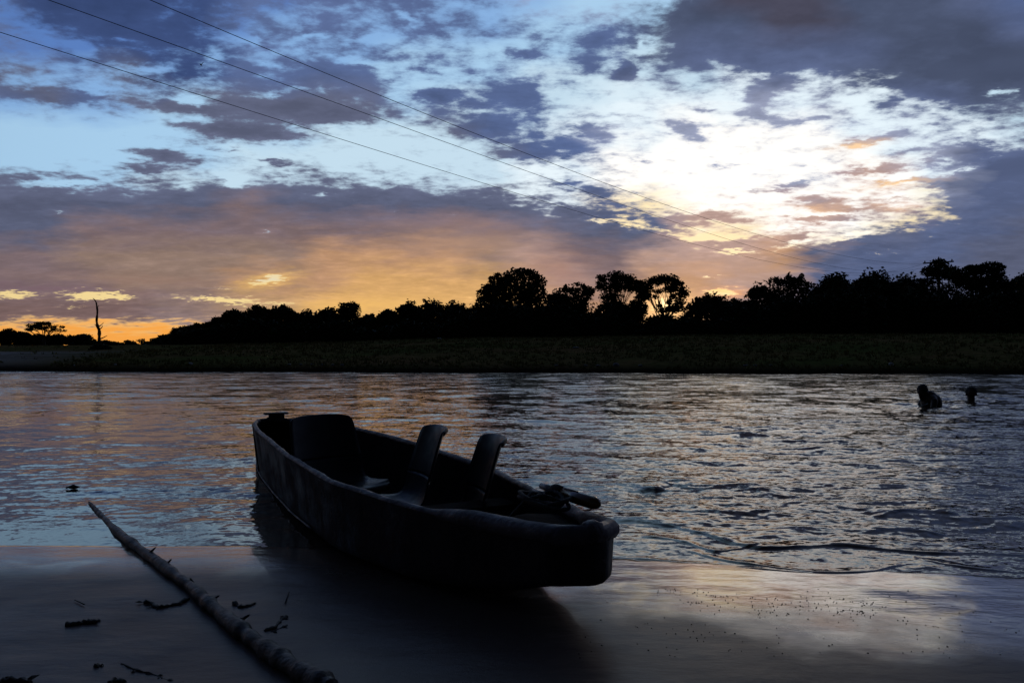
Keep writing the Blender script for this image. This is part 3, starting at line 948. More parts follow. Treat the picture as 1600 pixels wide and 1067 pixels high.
# dead trunk on the bank
Yd = 43.0
dk = Yd / FOC
bp = at(156, 556, Yd)
snag = empty('dead_tree', (bp.x, Yd, bz(bp.x, Yd)))
tag(snag, 'bare dead tree trunk with broken side branches standing on the left bank', 'dead tree')
loc = lambda px, py, d=0: at(px, py, Yd) - Vector(snag.location) + Vector((0, d, 0))
mb = MB()
tr = smooth_poly([loc(157, 560), loc(156, 545), loc(155, 530), loc(155, 518), loc(152, 509), loc(151, 500), loc(152, 488), loc(151, 478), loc(150, 473), loc(148, 469), loc(145, 466.5)], 3)
mb.tube(tr, [(3.4 - 2.9 * (i / (len(tr) - 1)) ** .8) * dk * (1 + .18 * math.sin(i * 1.7)) for i in range(len(tr))], 8, jit=.25)
mb.build('trunk', M['bark'], snag)
for pts, r_ in [([(155, 530), (160, 528), (166, 524.5)], 1.3), ([(155, 515), (158, 512), (159, 509)], 1.2), ([(154, 511), (157, 508), (160.5, 504)], 1.0), ([(152, 509), (149, 508), (146, 507)], .9),
                ([(151, 498), (149, 497), (148, 496.5)], .7), ([(151, 481), (152.5, 479), (152.5, 477)], .7), ([(150, 473), (151.5, 472.5), (152.5, 472)], .4)]:
    b_ = MB()
    pp = smooth_poly([loc(x, y, .05 * i) for i, (x, y) in enumerate(pts)], 3)
    b_.tube(pp, [r_ * dk * (1 - .75 * i / (len(pp) - 1)) for i in range(len(pp))], 6, jit=.2)
    b_.build('branch', M['bark'], snag)

# ------------------------------------------------------------------ power lines
Yp = 70.0
pole_top = at(1467, 404, Yp)
pole = empty('utility_pole', (pole_top.x, Yp, bz(pole_top.x, Yp)))
tag(pole, 'timber utility pole with a short crossarm showing through the tallest right-hand tree', 'utility pole')
hp = pole_top.z - pole.location.z
MB().tube([(0, 0, -.5), (0, 0, hp * .5), (0, 0, hp)], [.16, .14, .11], 10).build('post', M['pole'], pole)
dirw = Vector((.648, .761, 0)); perp = Vector((.761, -.648, 0))
rot = Matrix.Rotation(math.atan2(perp.y, perp.x), 3, 'Z')
MB().box(Vector((0, 0, hp - .38)) + dirw * -.17, (2.5, .10, .12), rot).build('crossarm', M['pole'], pole, smooth=False)
for s in (-1.1, 0, 1.1):
    c = perp * s + Vector((0, 0, hp - .2)) - dirw * .17
    if s == 0: c = Vector((0, 0, hp + .1))
    MB().tube([c + Vector((0, 0, -.14)), c + Vector((0, 0, -.05)), c + Vector((0, 0, .0)), c + Vector((0, 0, .06))], [.03, .07, .05, .03], 8).build('insulator', M['stone'], pole)
WIRES = [
    ('uppermost of the three power lines sagging from upper left to the wood', [(220, 0), (500, 107), (640, 166), (800, 230), (975, 297), (1180, 367), (1300, 397), (1425, 411)], 0.0, at(1455, 409, Yp)),
    ('middle of the three power lines crossing the sunset sky', [(92, 0), (325, 86), (500, 158), (640, 207), (800, 260), (1000, 327), (1200, 390), (1350, 425)], 1.2, at(1475, 411, Yp)),
    ('lowest of the three power lines, leaving the picture at its left edge', [(0, 50), (200, 113), (350, 160), (500, 208), (800, 303), (975, 350), (1150, 397), (1300, 425)], 2.4, at(1490, 411, Yp)),
]
for label, pts, off, endp in WIRES:
    A0 = Vector((38.9, 70.0)) + Vector((-perp.x, -perp.y)) * (off - 1.1) * 1.0
    ts, zs = [], []
    for x, y in pts:
        # ray in plan (tx, 1)*Y meets line A0 + d*s
        tx = (x - CX) / FOC
        # A0.x + .648 s = tx*(A0.y + .761 s)
        s_ = (tx * A0.y - A0.x) / (.648 - tx * .761)
        Yq = A0.y + .761 * s_
        ts.append(s_); zs.append(1 + (HZ - y) / FOC * Yq)
    ts.append(0); zs.append(endp.z)
    cf = np.polyfit(ts, zs, 3 if len(ts) > 4 else 2)
    smin = min(ts) - 6
    P = []
    for s_ in np.linspace(smin, 0, 70):
        P.append((A0.x + .648 * s_, A0.y + .761 * s_, float(np.polyval(cf, s_))))
    o = MB().tube(P, 0.0075, 5).build('power_line', M['wire'])
    tag(o, label, 'power line', 'three power lines over the river')

# ------------------------------------------------------------------ boat
S0 = Vector((-2.192, 6.93, 0)); B0 = Vector((0.268, 2.49, 0))
Lb = (B0 - S0).length
bd = (B0 - S0).normalized()
bn = Vector((-bd.y, bd.x, 0))
boat = empty('rowing_boat', S0, math.atan2(bd.y, bd.x))      # local x runs from stern to bow, local -y is the side near the camera... see bn
tag(boat, 'old open boat with scuffed dark hull drawn up on the wet sand, bow towards camera', 'boat')
ST = np.array([0, .15, .5, 1.0, 1.6, 2.3, 3.0, 3.6, 4.05, 4.35]) / 4.35 * Lb
Wg = np.array([0.09, 0.155, 0.258, 0.339, 0.400, 0.444, 0.443, 0.325, 0.185, 0.100])
Zg = np.array([0.331, 0.340, 0.351, 0.365, 0.372, 0.363, 0.350, 0.348, 0.352, 0.374])
Wr = np.array([.85, .85, .86, .86, .88, .92, .92, .90, .88, .94])          # bottom width / gunwale width
Zb = np.array([-.02, -.03, -.04, -.04, -.03, -.01, .0, .03, .12, .245])
NS = 90
sv = np.linspace(0, Lb, NS)
ker = np.array([1, 2, 3, 2, 1.]) / 9


def sm(arr):
    v = np.interp(sv, ST, arr)
    for _ in range(3):
        v = np.convolve(np.pad(v, 2, 'edge'), ker, 'valid')
    return v


wg, zg, wr, zb = sm(Wg), sm(Zg), sm(Wr), sm(Zb)
# blunt ends rounded in plan
endr = .07
rnd_end = lambda d: math.sqrt(max(0, 1 - (1 - min(d, endr) / endr) ** 2))
wob = [1 + .006 * math.sin(i * .33) + .004 * math.sin(i * .71 + 1) for i in range(NS)]


def hull_sheet(off, floor_up, name, mat, flip):
    V = []; F = []
    m_ = 26
    for i in range(NS):
        d = min(sv[i], Lb - sv[i])
        w = max(.01, (wg[i] * wob[i] - .07 * (1 - rnd_end(d))) - off)
        x = min(max(sv[i], off * .9), Lb - off * .9)
        for j in range(m_ + 1):
            t = j / m_ * 2 - 1                           # -1 near side gunwale .. 1 far side
            a = abs(t)
            # flat bottom out to a=.42, round bilge, flared side
            bw = wr[i]
            if a < .42:
                y = a / .42 * bw * .80; z = 0.0 + .02 * (a / .42) ** 2
            elif a < .60:
                u = (a - .42) / .18
                y = bw * (.80 + .20 * math.sin(u * PI / 2)); z = .02 + .14 * (1 - math.cos(u * PI / 2))
            else:
                u = (a - .60) / .40
                y = bw + (1 - bw) * u; z = .16 + .84 * u
            zz = zb[i] + floor_up + (zg[i] - zb[i] - floor_up) * z
            V.append((x, math.copysign(y * w, t), zz))
    for i in range(NS - 1):
        for j in range(m_):
            a = i * (m_ + 1) + j
            q4 = (a, a + 1, a + m_ + 2, a + m_ + 1)
            F.append(q4 if flip else q4[::-1])
    F.append(tuple(range(m_ + 1)) if not flip else tuple(range(m_, -1, -1)))
    b = (NS - 1) * (m_ + 1)
    F.append(tuple(b + k for k in (range(m_, -1, -1) if not flip else range(m_ + 1))))
    o = mesh_np(name, V, F, mat, boat)
    return o


hull_sheet(0.0, 0.0, 'hull', M['hull'], False)
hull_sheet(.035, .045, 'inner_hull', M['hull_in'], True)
# lumpy rolled rim all round the gunwale
rimp = []; rimr = []
order = [(i, -1) for i in range(NS)] + [(i, 1) for i in range(NS - 1, -1, -1)]
for i, s in order:
    d = min(sv[i], Lb - sv[i])
    w = wg[i] * wob[i] - .07 * (1 - rnd_end(d)) - .020
    bow = max(0, min(1, (sv[i] - Lb + .75) / .25))
    rimp.append(Vector((min(max(sv[i], .016), Lb - .016), s * w, zg[i] - .004 + .018 * bow)))
    rimr.append(.018 + .016 * bow * (1 if s < 0 or sv[i] > Lb - .25 else .4) + .0012 * math.sin(i * .8 + s) + .0012 * rnd.uniform(-1, 1))
# transom of the bow and stern inside the loop
k0 = NS
brp = [Vector((Lb - .016, t * (rimp[NS - 1].y), zg[-1] + .014 + .010 * (1 - t * t))) for t in (.6, .2, -.2, -.6)]
rimp = rimp[:k0] + brp + rimp[k0:]
rimr = rimr[:k0] + [.038, .04, .04, .038] + rimr[k0:]
sternp = [Vector((.016, t * rimp[0].y, zg[0])) for t in (-.6, 0, .6)]
rimp += sternp + [rimp[0]]
rimr += [.024] * 3 + [rimr[0]]
MB().tube(rimp, rimr, 10, jit=.12).build('rim', M['rim'], boat)
# bow cap: the thick moulded nose deck
V = []; F = []
i0 = int(NS * .865)
rows = list(range(i0, NS))
m_ = 10
for r_i, i in enumerate(rows):
    d = min(sv[i], Lb - sv[i])
    w = wg[i] * wob[i] - .07 * (1 - rnd_end(d)) - .02
    for j in range(m_ + 1):
        t = j / m_ * 2 - 1
        rise = min(1, r_i / 3)
        V.append((min(sv[i], Lb - .02), t * w, zg[i] - .05 + rise * (.03 + .02 * (1 - t * t)) + .004 * math.sin(i * 2.3 + j)))
for a_ in range(len(rows) - 1):
    for j in range(m_):
        a = a_ * (m_ + 1) + j
        F.append((a, a + m_ + 1, a + m_ + 2, a + 1))
mesh_np('bow_deck', V, F, M['hull_in'], boat)
# hairline seam down the near side
V = []; F = []


def side_pt(s, u, out=.003):
    """point on the near outer side: s along, u 0 at bottom bilge .. 1 at gunwale"""
    w = float(np.interp(s, sv, wg)); bw = float(np.interp(s, sv, wr)); g = float(np.interp(s, sv, zg)); b = float(np.interp(s, sv, zb))
    if u < 0: u = 0
    y = bw + (1 - bw) * u; z = .16 + .84 * u
    return Vector((s, -(y * w + out), b + (g - b) * z))


MB().tube([side_pt(.93 + .004 * math.sin(k * 1.3) + .03 * (k / 11) ** 2, .86 - .86 * k / 11, .001) for k in range(12)], .006, 6).build('seam', M['crack'], boat)
# thin pale strip added low on the side as the waterline's bright glint
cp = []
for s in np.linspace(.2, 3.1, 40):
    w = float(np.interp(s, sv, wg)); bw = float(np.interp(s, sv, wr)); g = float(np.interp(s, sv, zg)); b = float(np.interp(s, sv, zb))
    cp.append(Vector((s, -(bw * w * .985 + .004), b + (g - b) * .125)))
MB().tube(cp, [.0045 + .002 * rnd.random() for _ in cp], 6, jit=.3).build('waterline_glint', M['rim'], boat)
# stern bracket board standing proud of the rim
MB().box((.03, .06, zg[0] + .03), (.05, .13, .045)).box((.05, .05, zg[0] + .056), (.10, .20, .014)).build('stern_bracket', M['pole'], boat, smooth=False)
# thwarts inside
for s in (1.35, 3.95):
    w = float(np.interp(s, sv, wg)) - .04
    MB().box((s, 0, .17 if s < 2 else .26), (.16, 2 * w * .93, .022)).build('thwart', M['hull_in'], boat, smooth=False)


def to_world(s, y, z):
    # local x along bd, local y = bn
    return S0 + bd * s + bn * y + Vector((0, 0, z))


# things on the bow
def local_thing(name, s, y, z, rz, label, cat, group=None):
    p_ = to_world(s, y, z)
    e = empty(name, p_, math.atan2(bd.y, bd.x) + rz)
    tag(e, label, cat, group)
    return e


c_ = local_thing('amber_cylinder', Lb - .30, .10, .452, math.radians(6), 'dark amber cylinder with a pale metal neck lying across the bow of the boat', 'cylinder')
MB().tube([(-.04, 0, .004), (.06, 0, .0), (.13, 0, -.002), (.152, 0, -.003), (.165, 0, -.004)], [.022, .0235, .0235, .018, .006], 14).build('body', M['amber'], c_)
MB().tube([(-.17, 0, .012), (-.10, 0, .008)], .0125, 12).build('neck', M['metal'], c_)
MB().tube([(-.10, 0, .008), (-.085, 0, .007), (-.04, 0, .004)], [.020, .026, .024], 14).build('collar', M['rope'], c_)
MB().tube([(-.03, -.004, .0265), (.05, -.004, .0232)], .0035, 6).build('edge_strip', M['metal'], c_)
rp = local_thing('rope_coil', Lb - .34, .02, .435, 0, 'tangle of dark rope heaped on the bow beneath the amber cylinder', 'rope')
rr = random.Random(4)
pts = []
for i in range(90):
    t = i / 90 * 2 * PI * 5.3
    R_ = .055 + .025 * math.sin(t * .37) + .012 * rr.random()
    pts.append((R_ * 1.5 * math.cos(t), R_ * math.sin(t), .0 + .012 * math.sin(t * 1.7) + i * .0002))
MB().tube(smooth_poly(pts, 2), .0075, 6, jit=.2).build('coil', M['rope'], rp)
MB().tube(smooth_poly([(-.06, .05, 0), (-.12, .02, .0), (-.20, -.04, -.10), (-.24, -.06, -.2)], 5), .007, 6).build('loose_end', M['rope'], rp)
mbk = MB()
mbk.tube([(-.05, -.02, .012), (-.05, -.02, .032), (.02, -.02, .034), (.02, -.02, .012)], .006, 6)
mbk.build('shackle', M['metal'], rp)


# plastic shell chairs
def make_chair(name, s, y, z, rz, label, wide=1.0):
    """faces local +x; z = height of the boat floor under it"""
    e = local_thing(name, s, y, z, rz, label, 'chair', 'plastic shell chairs in the boat')
    prof = [(-.205, .50, .150), (-.196, .535, .165), (-.178, .545, .170)]        # x, z, half width: rolled top lip to seat front
    prof = [(-.212, .522, .135), (-.205, .538, .165), (-.192, .535, .182), (-.178, .505, .195), (-.158, .44, .202), (-.135, .36, .208), (-.112, .28, .212)]
    seatp = [(-.112, .28, .212), (-.085, .20, .214), (-.045, .150, .216), (.01, .130, .22), (.09, .128, .224), (.17, .138, .222), (.215, .140, .214), (.235, .128, .200), (.240, .105, .190)]
    for nm, pr in (('backrest', prof), ('seat', seatp)):
        pr = [Vector((a, b, c)) for a, b, c in pr]
        pr = smooth_poly(pr, 4)
        m2 = 18
        V = []; F = []
        for k, p_ in enumerate(pr):
            nx = pr[min(k + 1, len(pr) - 1)] - pr[max(k - 1, 0)]
            nv = Vector((-nx.y, nx.x)).normalized()       # normal in x,z plane (x, z stored as x,y)
            for j in range(m2 + 1):
                t = j / m2 * 2 - 1
                curl = .045 * abs(t) ** 2.4              # wings of back and seat curve forward and up
                top_round = 0
                if nm == 'backrest':
                    xx = p_.x + curl * 1.1
                    zz = p_.y - .018 * abs(t) ** 4 * (1 - k / (len(pr) - 1))
                else:
                    f = min(1, k / (len(pr) * .45))
                    xx = p_.x + curl * 1.1 * (1 - f)
                    zz = p_.y + curl * .55 * f * (1 if p_.x < .2 else .5)
                V.append((xx, t * p_.z, zz))
        nrow = m2 + 1
        for k in range(len(pr) - 1):
            for j in range(m2):
                a = k * nrow + j
                F.append((a, a + 1, a + nrow + 1, a + nrow))
        o = mesh_np(nm, V, F, M['chair'], e)
        sd_ = o.modifiers.new('thick', 'SOLIDIFY'); sd_.thickness = .007; sd_.offset = 0
    for sx2 in (-.06, .17):
        for sy2 in (-.17, .17):
            MB().tube([(sx2, sy2, .135), (sx2 + (.02 if sx2 > 0 else -.03), sy2 * 1.08, .0)], .011, 8).build('leg', M['pole'], e)
    MB().tube([(-.06, -.17, .12), (-.06, .17, .12)], .009, 6).tube([(.17, -.17, .12), (.17, .17, .12)], .009, 6).build('crossbar', M['pole'], e)
    e.scale = (wide, wide, min(wide, 1))
    return e


make_chair('plastic_chair', 2.58, -.14, .03, 0.25, 'large dark plastic shell chair nearest the stern, facing the bow', 1.1)
make_chair('plastic_chair', 3.33, .02, .03, -PI / 2 - .15, 'middle plastic chair in the boat, its narrow back turned sideways', 1.04)
make_chair('plastic_chair', 3.85, .095, .03, -PI / 2 - .25, 'sideways plastic chair nearest the bow, with a glossy rounded back', 1.02)

# ------------------------------------------------------------------ driftwood pole
pp = [(140, 787), (163, 809), (185, 831), (212, 852), (240, 872), (270, 895), (300, 917), (325, 940), (350, 962), (375, 982), (400, 1001), (430, 1022), (460, 1042), (490, 1058), (518, 1074)]
hw = [1.5, 4, 6, 6.5, 7.5, 8, 8.5, 10, 11, 12, 13, 15, 16, 17, 17]
P = []; R_ = []
for (x, y), h_ in zip(pp, hw):
    v = gr(x, y, 0.0)
    z = max(szz(v.x, v.y), -.004)
    v = gr(x, y, z + .02)
    r_ = h_ * .92 / FOC * v.length
    z = max(szz(v.x, v.y), -.01) + r_ * .72
    v = gr(x, y, z)
    P.append(v); R_.append(r_)
P[0].z += .012
P2 = smooth_poly(P, 8)
R2 = np.interp(np.linspace(0, len(P) - 1, len(P2)), range(len(P)), R_)
R2 = [r_ * (1 + .07 * math.sin(i * .9) + .09 * math.sin(i * .37 + 1) + .05 * rnd.uniform(-1, 1) + (.22 if i % 17 in (5, 6) else 0)) for i, r_ in enumerate(R2)]
dw = empty('driftwood_pole', P2[-1])
tag(dw, 'long tapering driftwood pole lying from the near sand into the shallow water at left', 'driftwood')
MB().tube([p_ - P2[-1] for p_ in P2], R2, 14, jit=.10).build('stem', M['pole_wood'], dw)
for px, py, dx_, dy_ in [(303, 902, -5, -14), (334, 925, 9, -3), (378, 957, 12, -8), (236, 852, 8, -8), (422, 1002, 10, -12), (262, 870, 6, -6)]:
    a_ = gr(px, py + 10, .05); b_ = gr(px + dx_, py + dy_ * .4 + 6, .075)
    MB().tube([a_ - P2[-1], (a_.lerp(b_, .5)) - P2[-1], b_ - P2[-1]], [.008, .005, .003], 6, jit=.3).build('knot', M['pole_wood'], dw)

# ------------------------------------------------------------------ plant scraps on the sand
def scrap(name, label, pts, r_, seed, twig=None, cat='plant scrap'):
    rg2 = random.Random(seed)
    g = []
    for x, y in pts:
        v = gr(x, y, 0); v = gr(x, y, szz(v.x, v.y) + r_ * .6); g.append(v)
    e = empty(name, (g[0].x, g[0].y, g[0].z))
    tag(e, label, cat)
    o_ = Vector(e.location)
    q2 = smooth_poly(g, 4)
    MB().tube([p_ - o_ for p_ in q2], [r_ * (.35 + .7 * rg2.random()) for _ in q2], 7, jit=.8, rg=rg2).build('stalk', M['debris'], e)
    for i in range(max(4, len(q2) // 2)):
        c = q2[rg2.randrange(len(q2))] - o_
        a = rg2.uniform(0, 2 * PI); l_ = r_ * rg2.uniform(1.2, 3.4)
        d = Vector((math.cos(a), math.sin(a), rg2.uniform(-.05, .25)))
        n2 = Vector((-d.y, d.x, 0))
        mb = MB()
        up_ = Vector((0, 0, r_ * .6))
        mb.add([c, c + d * l_ * .5 + n2 * l_ * .28, c + d * l_, c + d * l_ * .5 - n2 * l_ * .28, c + d * l_ * .5 + up_], [(0, 1, 4), (1, 2, 4), (2, 3, 4), (3, 0, 4), (0, 3, 2, 1)])
        mb.build('leaf', M['debris'], e, smooth=False)
    if twig:
        tp = []
        for x, y in twig:
            v = gr(x, y, 0); tp.append(Vector((v.x, v.y, szz(v.x, v.y) + .006)) - o_)
        MB().tube(tp, .0022, 5).build('twig', M['debris'], e)
    return e


scrap('plant_scrap', 'U-shaped dark scrap of water plant on the sand left of the driftwood pole', [(226, 940), (238, 942), (246, 948), (262, 946), (280, 942), (297, 934)], .010, 1)
scrap('plant_scrap', 'short curled dark leaf scrap close against the right side of the driftwood pole', [(367, 943), (376, 948), (386, 947), (395, 944)], .010, 2)
scrap('plant_scrap', 'forked dark plant scrap lying on the sand right of the driftwood pole', [(414, 985), (430, 980), (438, 970), (448, 964)], .011, 3, [(446, 960), (449, 948), (452, 938)])
scrap('plant_scrap', 'second prong of dark stalk beside the forked plant scrap', [(424, 987), (438, 982), (450, 977)], .008, 4)
scrap('brown_stick', 'straight brown bark stick alone on the sand at lower left', [(103, 976), (120, 974), (140, 972), (156, 968)], .012, 5, [(118, 957), (126, 961), (133, 965)], 'stick')
scrap('plant_scrap', 'small dark crumb of plant above the bottom edge left of the pole', [(150, 1041), (158, 1038)], .010, 6)
scrap('brown_stick', 'thin reddish rotten stick near the bottom edge left of the pole', [(192, 1036), (215, 1046), (240, 1052), (262, 1062), (280, 1066)], .007, 7, None, 'stick')
scrap('plant_scrap', 'dark plant scrap cut by the bottom edge near the lower left corner', [(2, 1064), (24, 1062), (48, 1066)], .013, 8)
scrap('plant_scrap', 'dark scrap at the bottom edge between the lower left corner and the pole', [(172, 1066), (184, 1062), (196, 1064)], .011, 9)
# floating scrap
v = gr(115, 762, .01)
fl = MB().ball((0, 0, .004), (.035, .02, .012), 10, 6).tube([(-.05, 0, .0), (0, .005, .014), (.05, -.01, .004)], [.006, .01, .004], 6).build('floating_scrap', M['debris'])
fl.location = v
tag(fl, 'small dark scrap floating in the shallows beyond the tip of the driftwood pole', 'plant scrap')

# specks along the strand lines
rs = np.random.RandomState(5)
mbs = MB()
lines = [([(1040, 930), (1090, 938), (1150, 945), (1250, 955), (1310, 965), (1345, 972)], 90), ([(1270, 940), (1330, 948), (1360, 952)], 25), ([(1080, 955), (1180, 975), (1260, 975), (1430, 990)], 50),
         ([(980, 1000), (1060, 1015), (1120, 1030)], 14)]
for ln, cnt in lines:
    q2 = smooth_poly([gr(x, y, .02) for x, y in ln], 6)
    for k in range(cnt):
        v = q2[rs.randint(len(q2))] + Vector((rs.normal(0, .04), rs.normal(0, .035), 0))
        v.z = szz(v.x, v.y) + .001
        mbs.ball(v, (rs.uniform(.001, .0035), rs.uniform(.001, .0025), .002), 5, 3, Matrix.Rotation(rs.uniform(0, 3), 3, 'Z'))
for k in range(110):
    v = gr(rs.uniform(880, 1600), rs.uniform(915, 1067), .02)
    v.z = szz(v.x, v.y) + .001
    mbs.ball(v, (rs.uniform(.001, .004), rs.uniform(.001, .002), .0015), 5, 3, Matrix.Rotation(rs.uniform(0, 3), 3, 'Z'))
o = mbs.build('debris', M['debris'])
tag(o, 'tiny dark specks and crumbs strewn on the wet sand right of the boat', 'debris', kind='stuff')
scrap('twig', 'slim dark twig on the strand line right of the boat', [(1255, 957), (1285, 962), (1342, 972)], .0035, 12, None, 'twig')
scrap('twig', 'small dark twig near the right edge of the wet sand', [(1532, 966), (1545, 968)], .004, 13, None, 'twig')

# ------------------------------------------------------------------ stones and litter on the far bank
def stone(px, py, w, h, label, Y=None, seed=0, mat='stone', group=None):
    rg2 = random.Random(seed)
    Yq = Y or 29.0
    Xq = (px - CX) / FOC * Yq
    if Y is None:
        Yq = float(far_edge(np.array([Xq]))[0]) + .9
        Xq = (px - CX) / FOC * Yq
    k = Yq / FOC
    mb = MB().ball((0, 0, 0), (w * k / 2, w * k / 2.5, h * k / 2), 12, 8)
    mb.v = [tuple(c * (1 + .22 * mnoise.noise(Vector(v) * 7 + Vector((seed, 0, 0)))) for c in v) for v in mb.v]
    o = mb.build('stone', M[mat])
    o.location = (Xq, Yq, bz(Xq, Yq) + h * k * .3)
    tag(o, label, 'stone', group)


M['grey'] = simple('grey_stone', (0.16, 0.16, 0.17), (0.26, 0.25, 0.25), 6, (0.6, 0.9), 0.3)
stone(298, 573, 9, 5, 'white stone at the water edge below the left end of the wood', seed=1)
stone(180, 574, 5, 3, 'small white stone at the water edge right of the pale sand patch', seed=2)
stone(116, 574, 4, 3, 'tiny white stone at the water edge beside the pale sand patch', seed=9)
stone(1392, 576, 7, 7, 'pale bluish stone at the far water edge left of the swimmers', seed=3)
stone(963, 573, 10, 7, 'grey boulder at the far water edge behind the bow of the boat', seed=4, mat='grey')
stone(686, 535, 7, 4, 'pale stone high on the grassy bank below the low wood', Y=50, seed=5)
stone(900, 557, 10, 3, 'flat pale stone on the bank slope below the airy tree', Y=36, seed=6, mat='grey')
stone(1017, 544, 4, 3, 'tiny pale stone on the bank slope below the sunlit tree', Y=42, seed=7)
stone(1042, 527, 5, 2, 'thin white stone at the top of the grass below the sunlit tree', Y=54, seed=8)
for i, (px, w) in enumerate([(452, 6), (470, 5), (488, 7), (505, 6), (520, 5), (535, 6)]):
    stone(px, 575, w, 3, 'small grey stone in the row at the water edge behind the stern of the boat', seed=20 + i, mat='grey', group='grey stones in a row behind the stern')
for i, (px, w) in enumerate([(870, 7), (915, 6), (935, 8), (1000, 7), (1165, 8), (1180, 6), (1205, 7), (1315, 6)]):
    stone(px, 576, w, 3.5, 'small grey stone among those at the far water edge right of the boat', seed=40 + i, mat='grey', group='grey stones right of the boat')

# ------------------------------------------------------------------ swimmers
def body(parts, name, mat, parent, vox=.011):
    mb = MB()
    for p_ in parts:
        if p_[0] == 'b':
            mb.ball(p_[1], p_[2], 16, 12, p_[3] if len(p_) > 3 else None)
        else:
            a, b, ra, rb = Vector(p_[1]), Vector(p_[2]), p_[3], p_[4]
            k = 6
            pts = [a.lerp(b, i / k) for i in range(k + 1)]
            mb.tube(pts, [ra + (rb - ra) * i / k for i in range(k + 1)], 12)
            mb.ball(a, ra * .99, 12, 8); mb.ball(b, rb * .99, 12, 8)
    o = mb.build(name, mat, parent)
    r_ = o.modifiers.new('fuse', 'REMESH'); r_.mode = 'VOXEL'; r_.voxel_size = vox; r_.use_smooth_shade = True
    s_ = o.modifiers.new('soft', 'SMOOTH'); s_.factor = .6; s_.iterations = 5
    return o


def head_parts(c, R):
    """c centre of skull, R 3x3 rotation; face looks along local -y"""
    f = lambda x, y, z: tuple(Vector(c) + R @ Vector((x, y, z)))
    return [('b', f(0, .01, .03), (.076, .094, .088), R), ('b', f(0, -.03, -.045), (.058, .062, .068), R), ('c', f(0, -.085, .005), f(0, -.105, -.025), .010, .013),
            ('b', f(.078, .012, -.005), (.010, .020, .032), R), ('b', f(-.078, .012, -.005), (.010, .020, .032), R),
            ('c', f(-.022, -.086, -.052), f(.022, -.086, -.052), .008, .008), ('b', f(0, -.078, -.088), (.026, .02, .018), R),
            ('b', f(0, -.078, .032), (.055, .014, .012), R)]


def hand_parts(w, d, s):
    """wrist w, pointing d, side s: palm, four fingers, thumb"""
    w, d = Vector(w), Vector(d).normalized()
    s = Vector(s).normalized()
    P_ = [('c', w, w + d * .05, .026, .030), ('c', w + d * .045 - s * .018, w + d * .08 - s * .02, .018, .017), ('c', w + d * .045 + s * .018, w + d * .08 + s * .02, .018, .017)]
    dn_ = Vector((0, 0, -1))
    for i, L_ in enumerate((.060, .075, .070, .055)):
        a = w + d * .085 + s * (-.030 + .020 * i)
        m1 = a + d * L_ * .55 + s * (-.004 + .003 * i)
        P_ += [('c', a, m1, .0095, .0085), ('c', m1, m1 + d * L_ * .4 + dn_ * L_ * .2, .0085, .0068)]
    a = w + d * .03 - s * .03
    P_ += [('c', a, a - s * .03 + d * .03, .012, .010), ('c', a - s * .03 + d * .03, a - s * .035 + d * .06, .010, .008)]
    return P_


# bather 1: bent forward, head to the left, arms down in the water
w1_ = gr(1452, 634, 0)
e1 = empty('person', (w1_.x, w1_.y, -.03))
tag(e1, 'bather bent forward in the river with rounded back and head lowered to the left', 'person')
R1 = Matrix.Rotation(math.radians(-62), 3, 'Z') @ Matrix.Rotation(math.radians(28), 3, 'X')
parts = head_parts((-.125, -.02, .255), R1)
parts += [('c', (-.10, 0, .17), (-.01, 0, .13), .068, .085), ('c', (-.02, 0, .08), (.02, 0, -.1), .12, .12),
          ('c', (.0, 0, .17), (.075, .0, .10), .115, .125), ('c', (.075, 0, .10), (.10, .02, -.12), .125, .115), ('c', (.10, .02, -.12), (.06, .04, -.34), .115, .13),
          ('b', (-.01, .0, .15), (.10, .18, .085)),
          ('c', (-.01, -.17, .12), (-.07, -.22, -.06), .055, .045), ('c', (-.07, -.22, -.06), (-.24, -.20, -.16), .042, .028),
          ('c', (-.01, .16, .12), (-.09, .18, -.03), .055, .045), ('c', (-.09, .18, -.03), (-.25, .10, -.12), .042, .028),
          ('c', (.06, -.06, -.36), (-.06, -.10, -.66), .085, .055), ('c', (-.06, -.10, -.66), (.04, -.10, -1.02), .052, .036), ('c', (.04, -.10, -1.03), (-.14, -.11, -1.05), .034, .026),
          ('c', (.06, .12, -.36), (-.06, .14, -.66), .085, .055), ('c', (-.06, .14, -.66), (.04, .14, -1.02), .052, .036), ('c', (.04, .14, -1.03), (-.14, .15, -1.05), .034, .026)]
parts += hand_parts((-.25, -.20, -.165), (-1, .1, -.3), (0, 1, 0)) + hand_parts((-.26, .095, -.125), (-1, -.2, -.3), (0, -1, 0))
body(parts, 'body', M['skin'], e1)
cap = MB().ball(Vector((-.125, -.02, .255)) + R1 @ Vector((0, .022, .042)), (.083, .094, .088), 20, 14, R1).build('hair', M['hair'], e1)
body([('c', (.085, 0, -.20), (.06, .035, -.36), .135, .145), ('c', (.06, -.055, -.36), (.0, -.08, -.52), .095, .085), ('c', (.06, .115, -.36), (.0, .13, -.52), .095, .085)], 'shorts', M['cloth'], e1, .014)
st = MB().tube([(0, 0, 0), (.09, .0, .045), (.17, 0, .075)], [.006, .007, .006], 8).build('pale_stick', M['metal'])
st.location = gr(1433, 638, 0.0)
tag(st, 'thin pale stick slanting up from the water in front of the bent bather', 'stick')
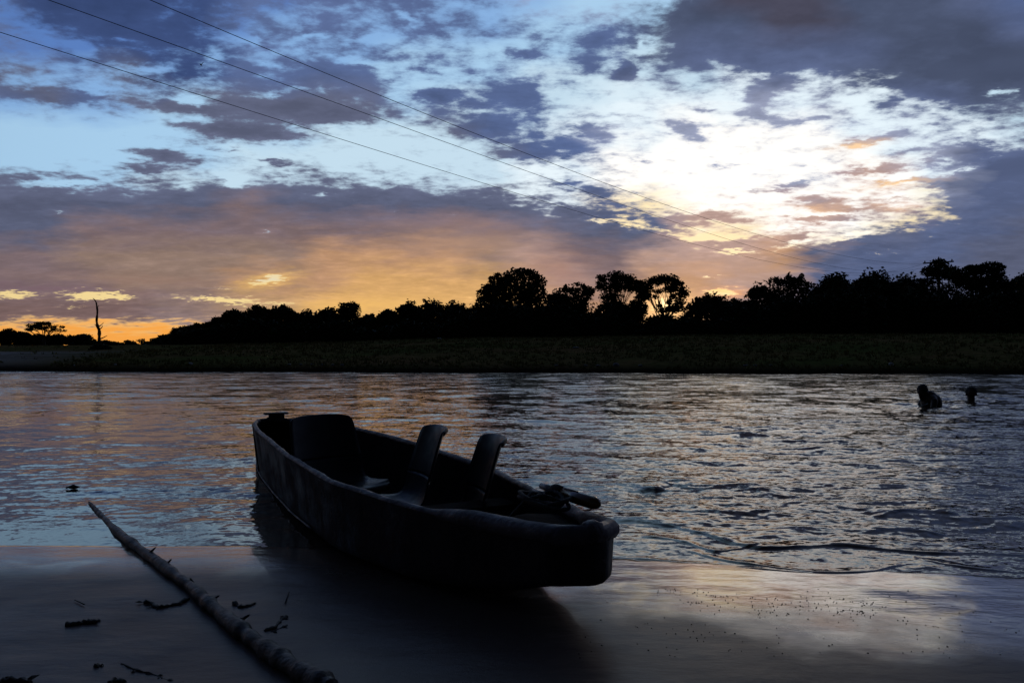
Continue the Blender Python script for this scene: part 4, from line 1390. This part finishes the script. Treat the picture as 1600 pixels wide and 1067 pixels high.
# bather 2: head and neck above water
w2_ = gr(1517, 626, 0)
e2 = empty('person', (w2_.x, w2_.y, -.06))
e2.scale = (1.1, 1.1, 1.1)
tag(e2, 'bather farther right with only head and neck above the water', 'person')
R2_ = Matrix.Rotation(math.radians(160), 3, 'Z')
parts = head_parts((0, 0, .165), R2_)
parts += [('c', (0, .0, .10), (0, 0, -.02), .056, .062), ('b', (0, 0, -.09), (.20, .10, .075)), ('c', (0, 0, -.10), (0, .0, -.34), .14, .12), ('c', (0, 0, -.34), (0, 0, -.52), .12, .13),
          ('c', (-.19, 0, -.10), (-.30, -.06, -.30), .048, .038), ('c', (-.30, -.06, -.30), (-.42, -.22, -.22), .036, .026),
          ('c', (.19, 0, -.10), (.30, -.06, -.30), .048, .038), ('c', (.30, -.06, -.30), (.42, -.22, -.22), .036, .026),
          ('c', (-.09, 0, -.55), (-.11, -.16, -.82), .08, .052), ('c', (-.11, -.16, -.82), (-.10, .12, -1.06), .05, .035),
          ('c', (.09, 0, -.55), (.11, -.16, -.82), .08, .052), ('c', (.11, -.16, -.82), (.10, .12, -1.06), .05, .035)]
parts += hand_parts((-.43, -.23, -.22), (-1, -.6, 0), (-.5, 1, 0)) + hand_parts((.43, -.23, -.22), (1, -.6, 0), (.5, 1, 0))
body(parts, 'body', M['skin'], e2)
MB().ball((0, .0, .205), (.086, .098, .086), 20, 14).build('hair', M['hair'], e2)

# ------------------------------------------------------------------ bird
bv = at(313, 101, 55)
e = empty('bird', bv)
tag(e, 'tiny dark bird high in the sky below the middle power line', 'bird')
MB().ball((0, 0, 0), (.05, .12, .05), 10, 7).ball((0, -.13, .02), .03, 8, 6).tube([(0, .1, 0), (0, .2, 0)], [.03, .012], 6).build('body', M['bird'], e)
for s in (-1, 1):
    MB().add([(s * .03, -.05, .02), (s * .03, .06, .02), (s * .16, .0, .14), (s * .22, .07, .20), (s * .16, -.05, .15), (s * .10, .0, .10)], [(0, 1, 2), (0, 2, 4), (2, 3, 4), (1, 5, 2)]).build('wing', M['bird'], e, smooth=False)
print('tris', sum(len(o.data.polygons) for o in sc.objects if o.type == 'MESH'))
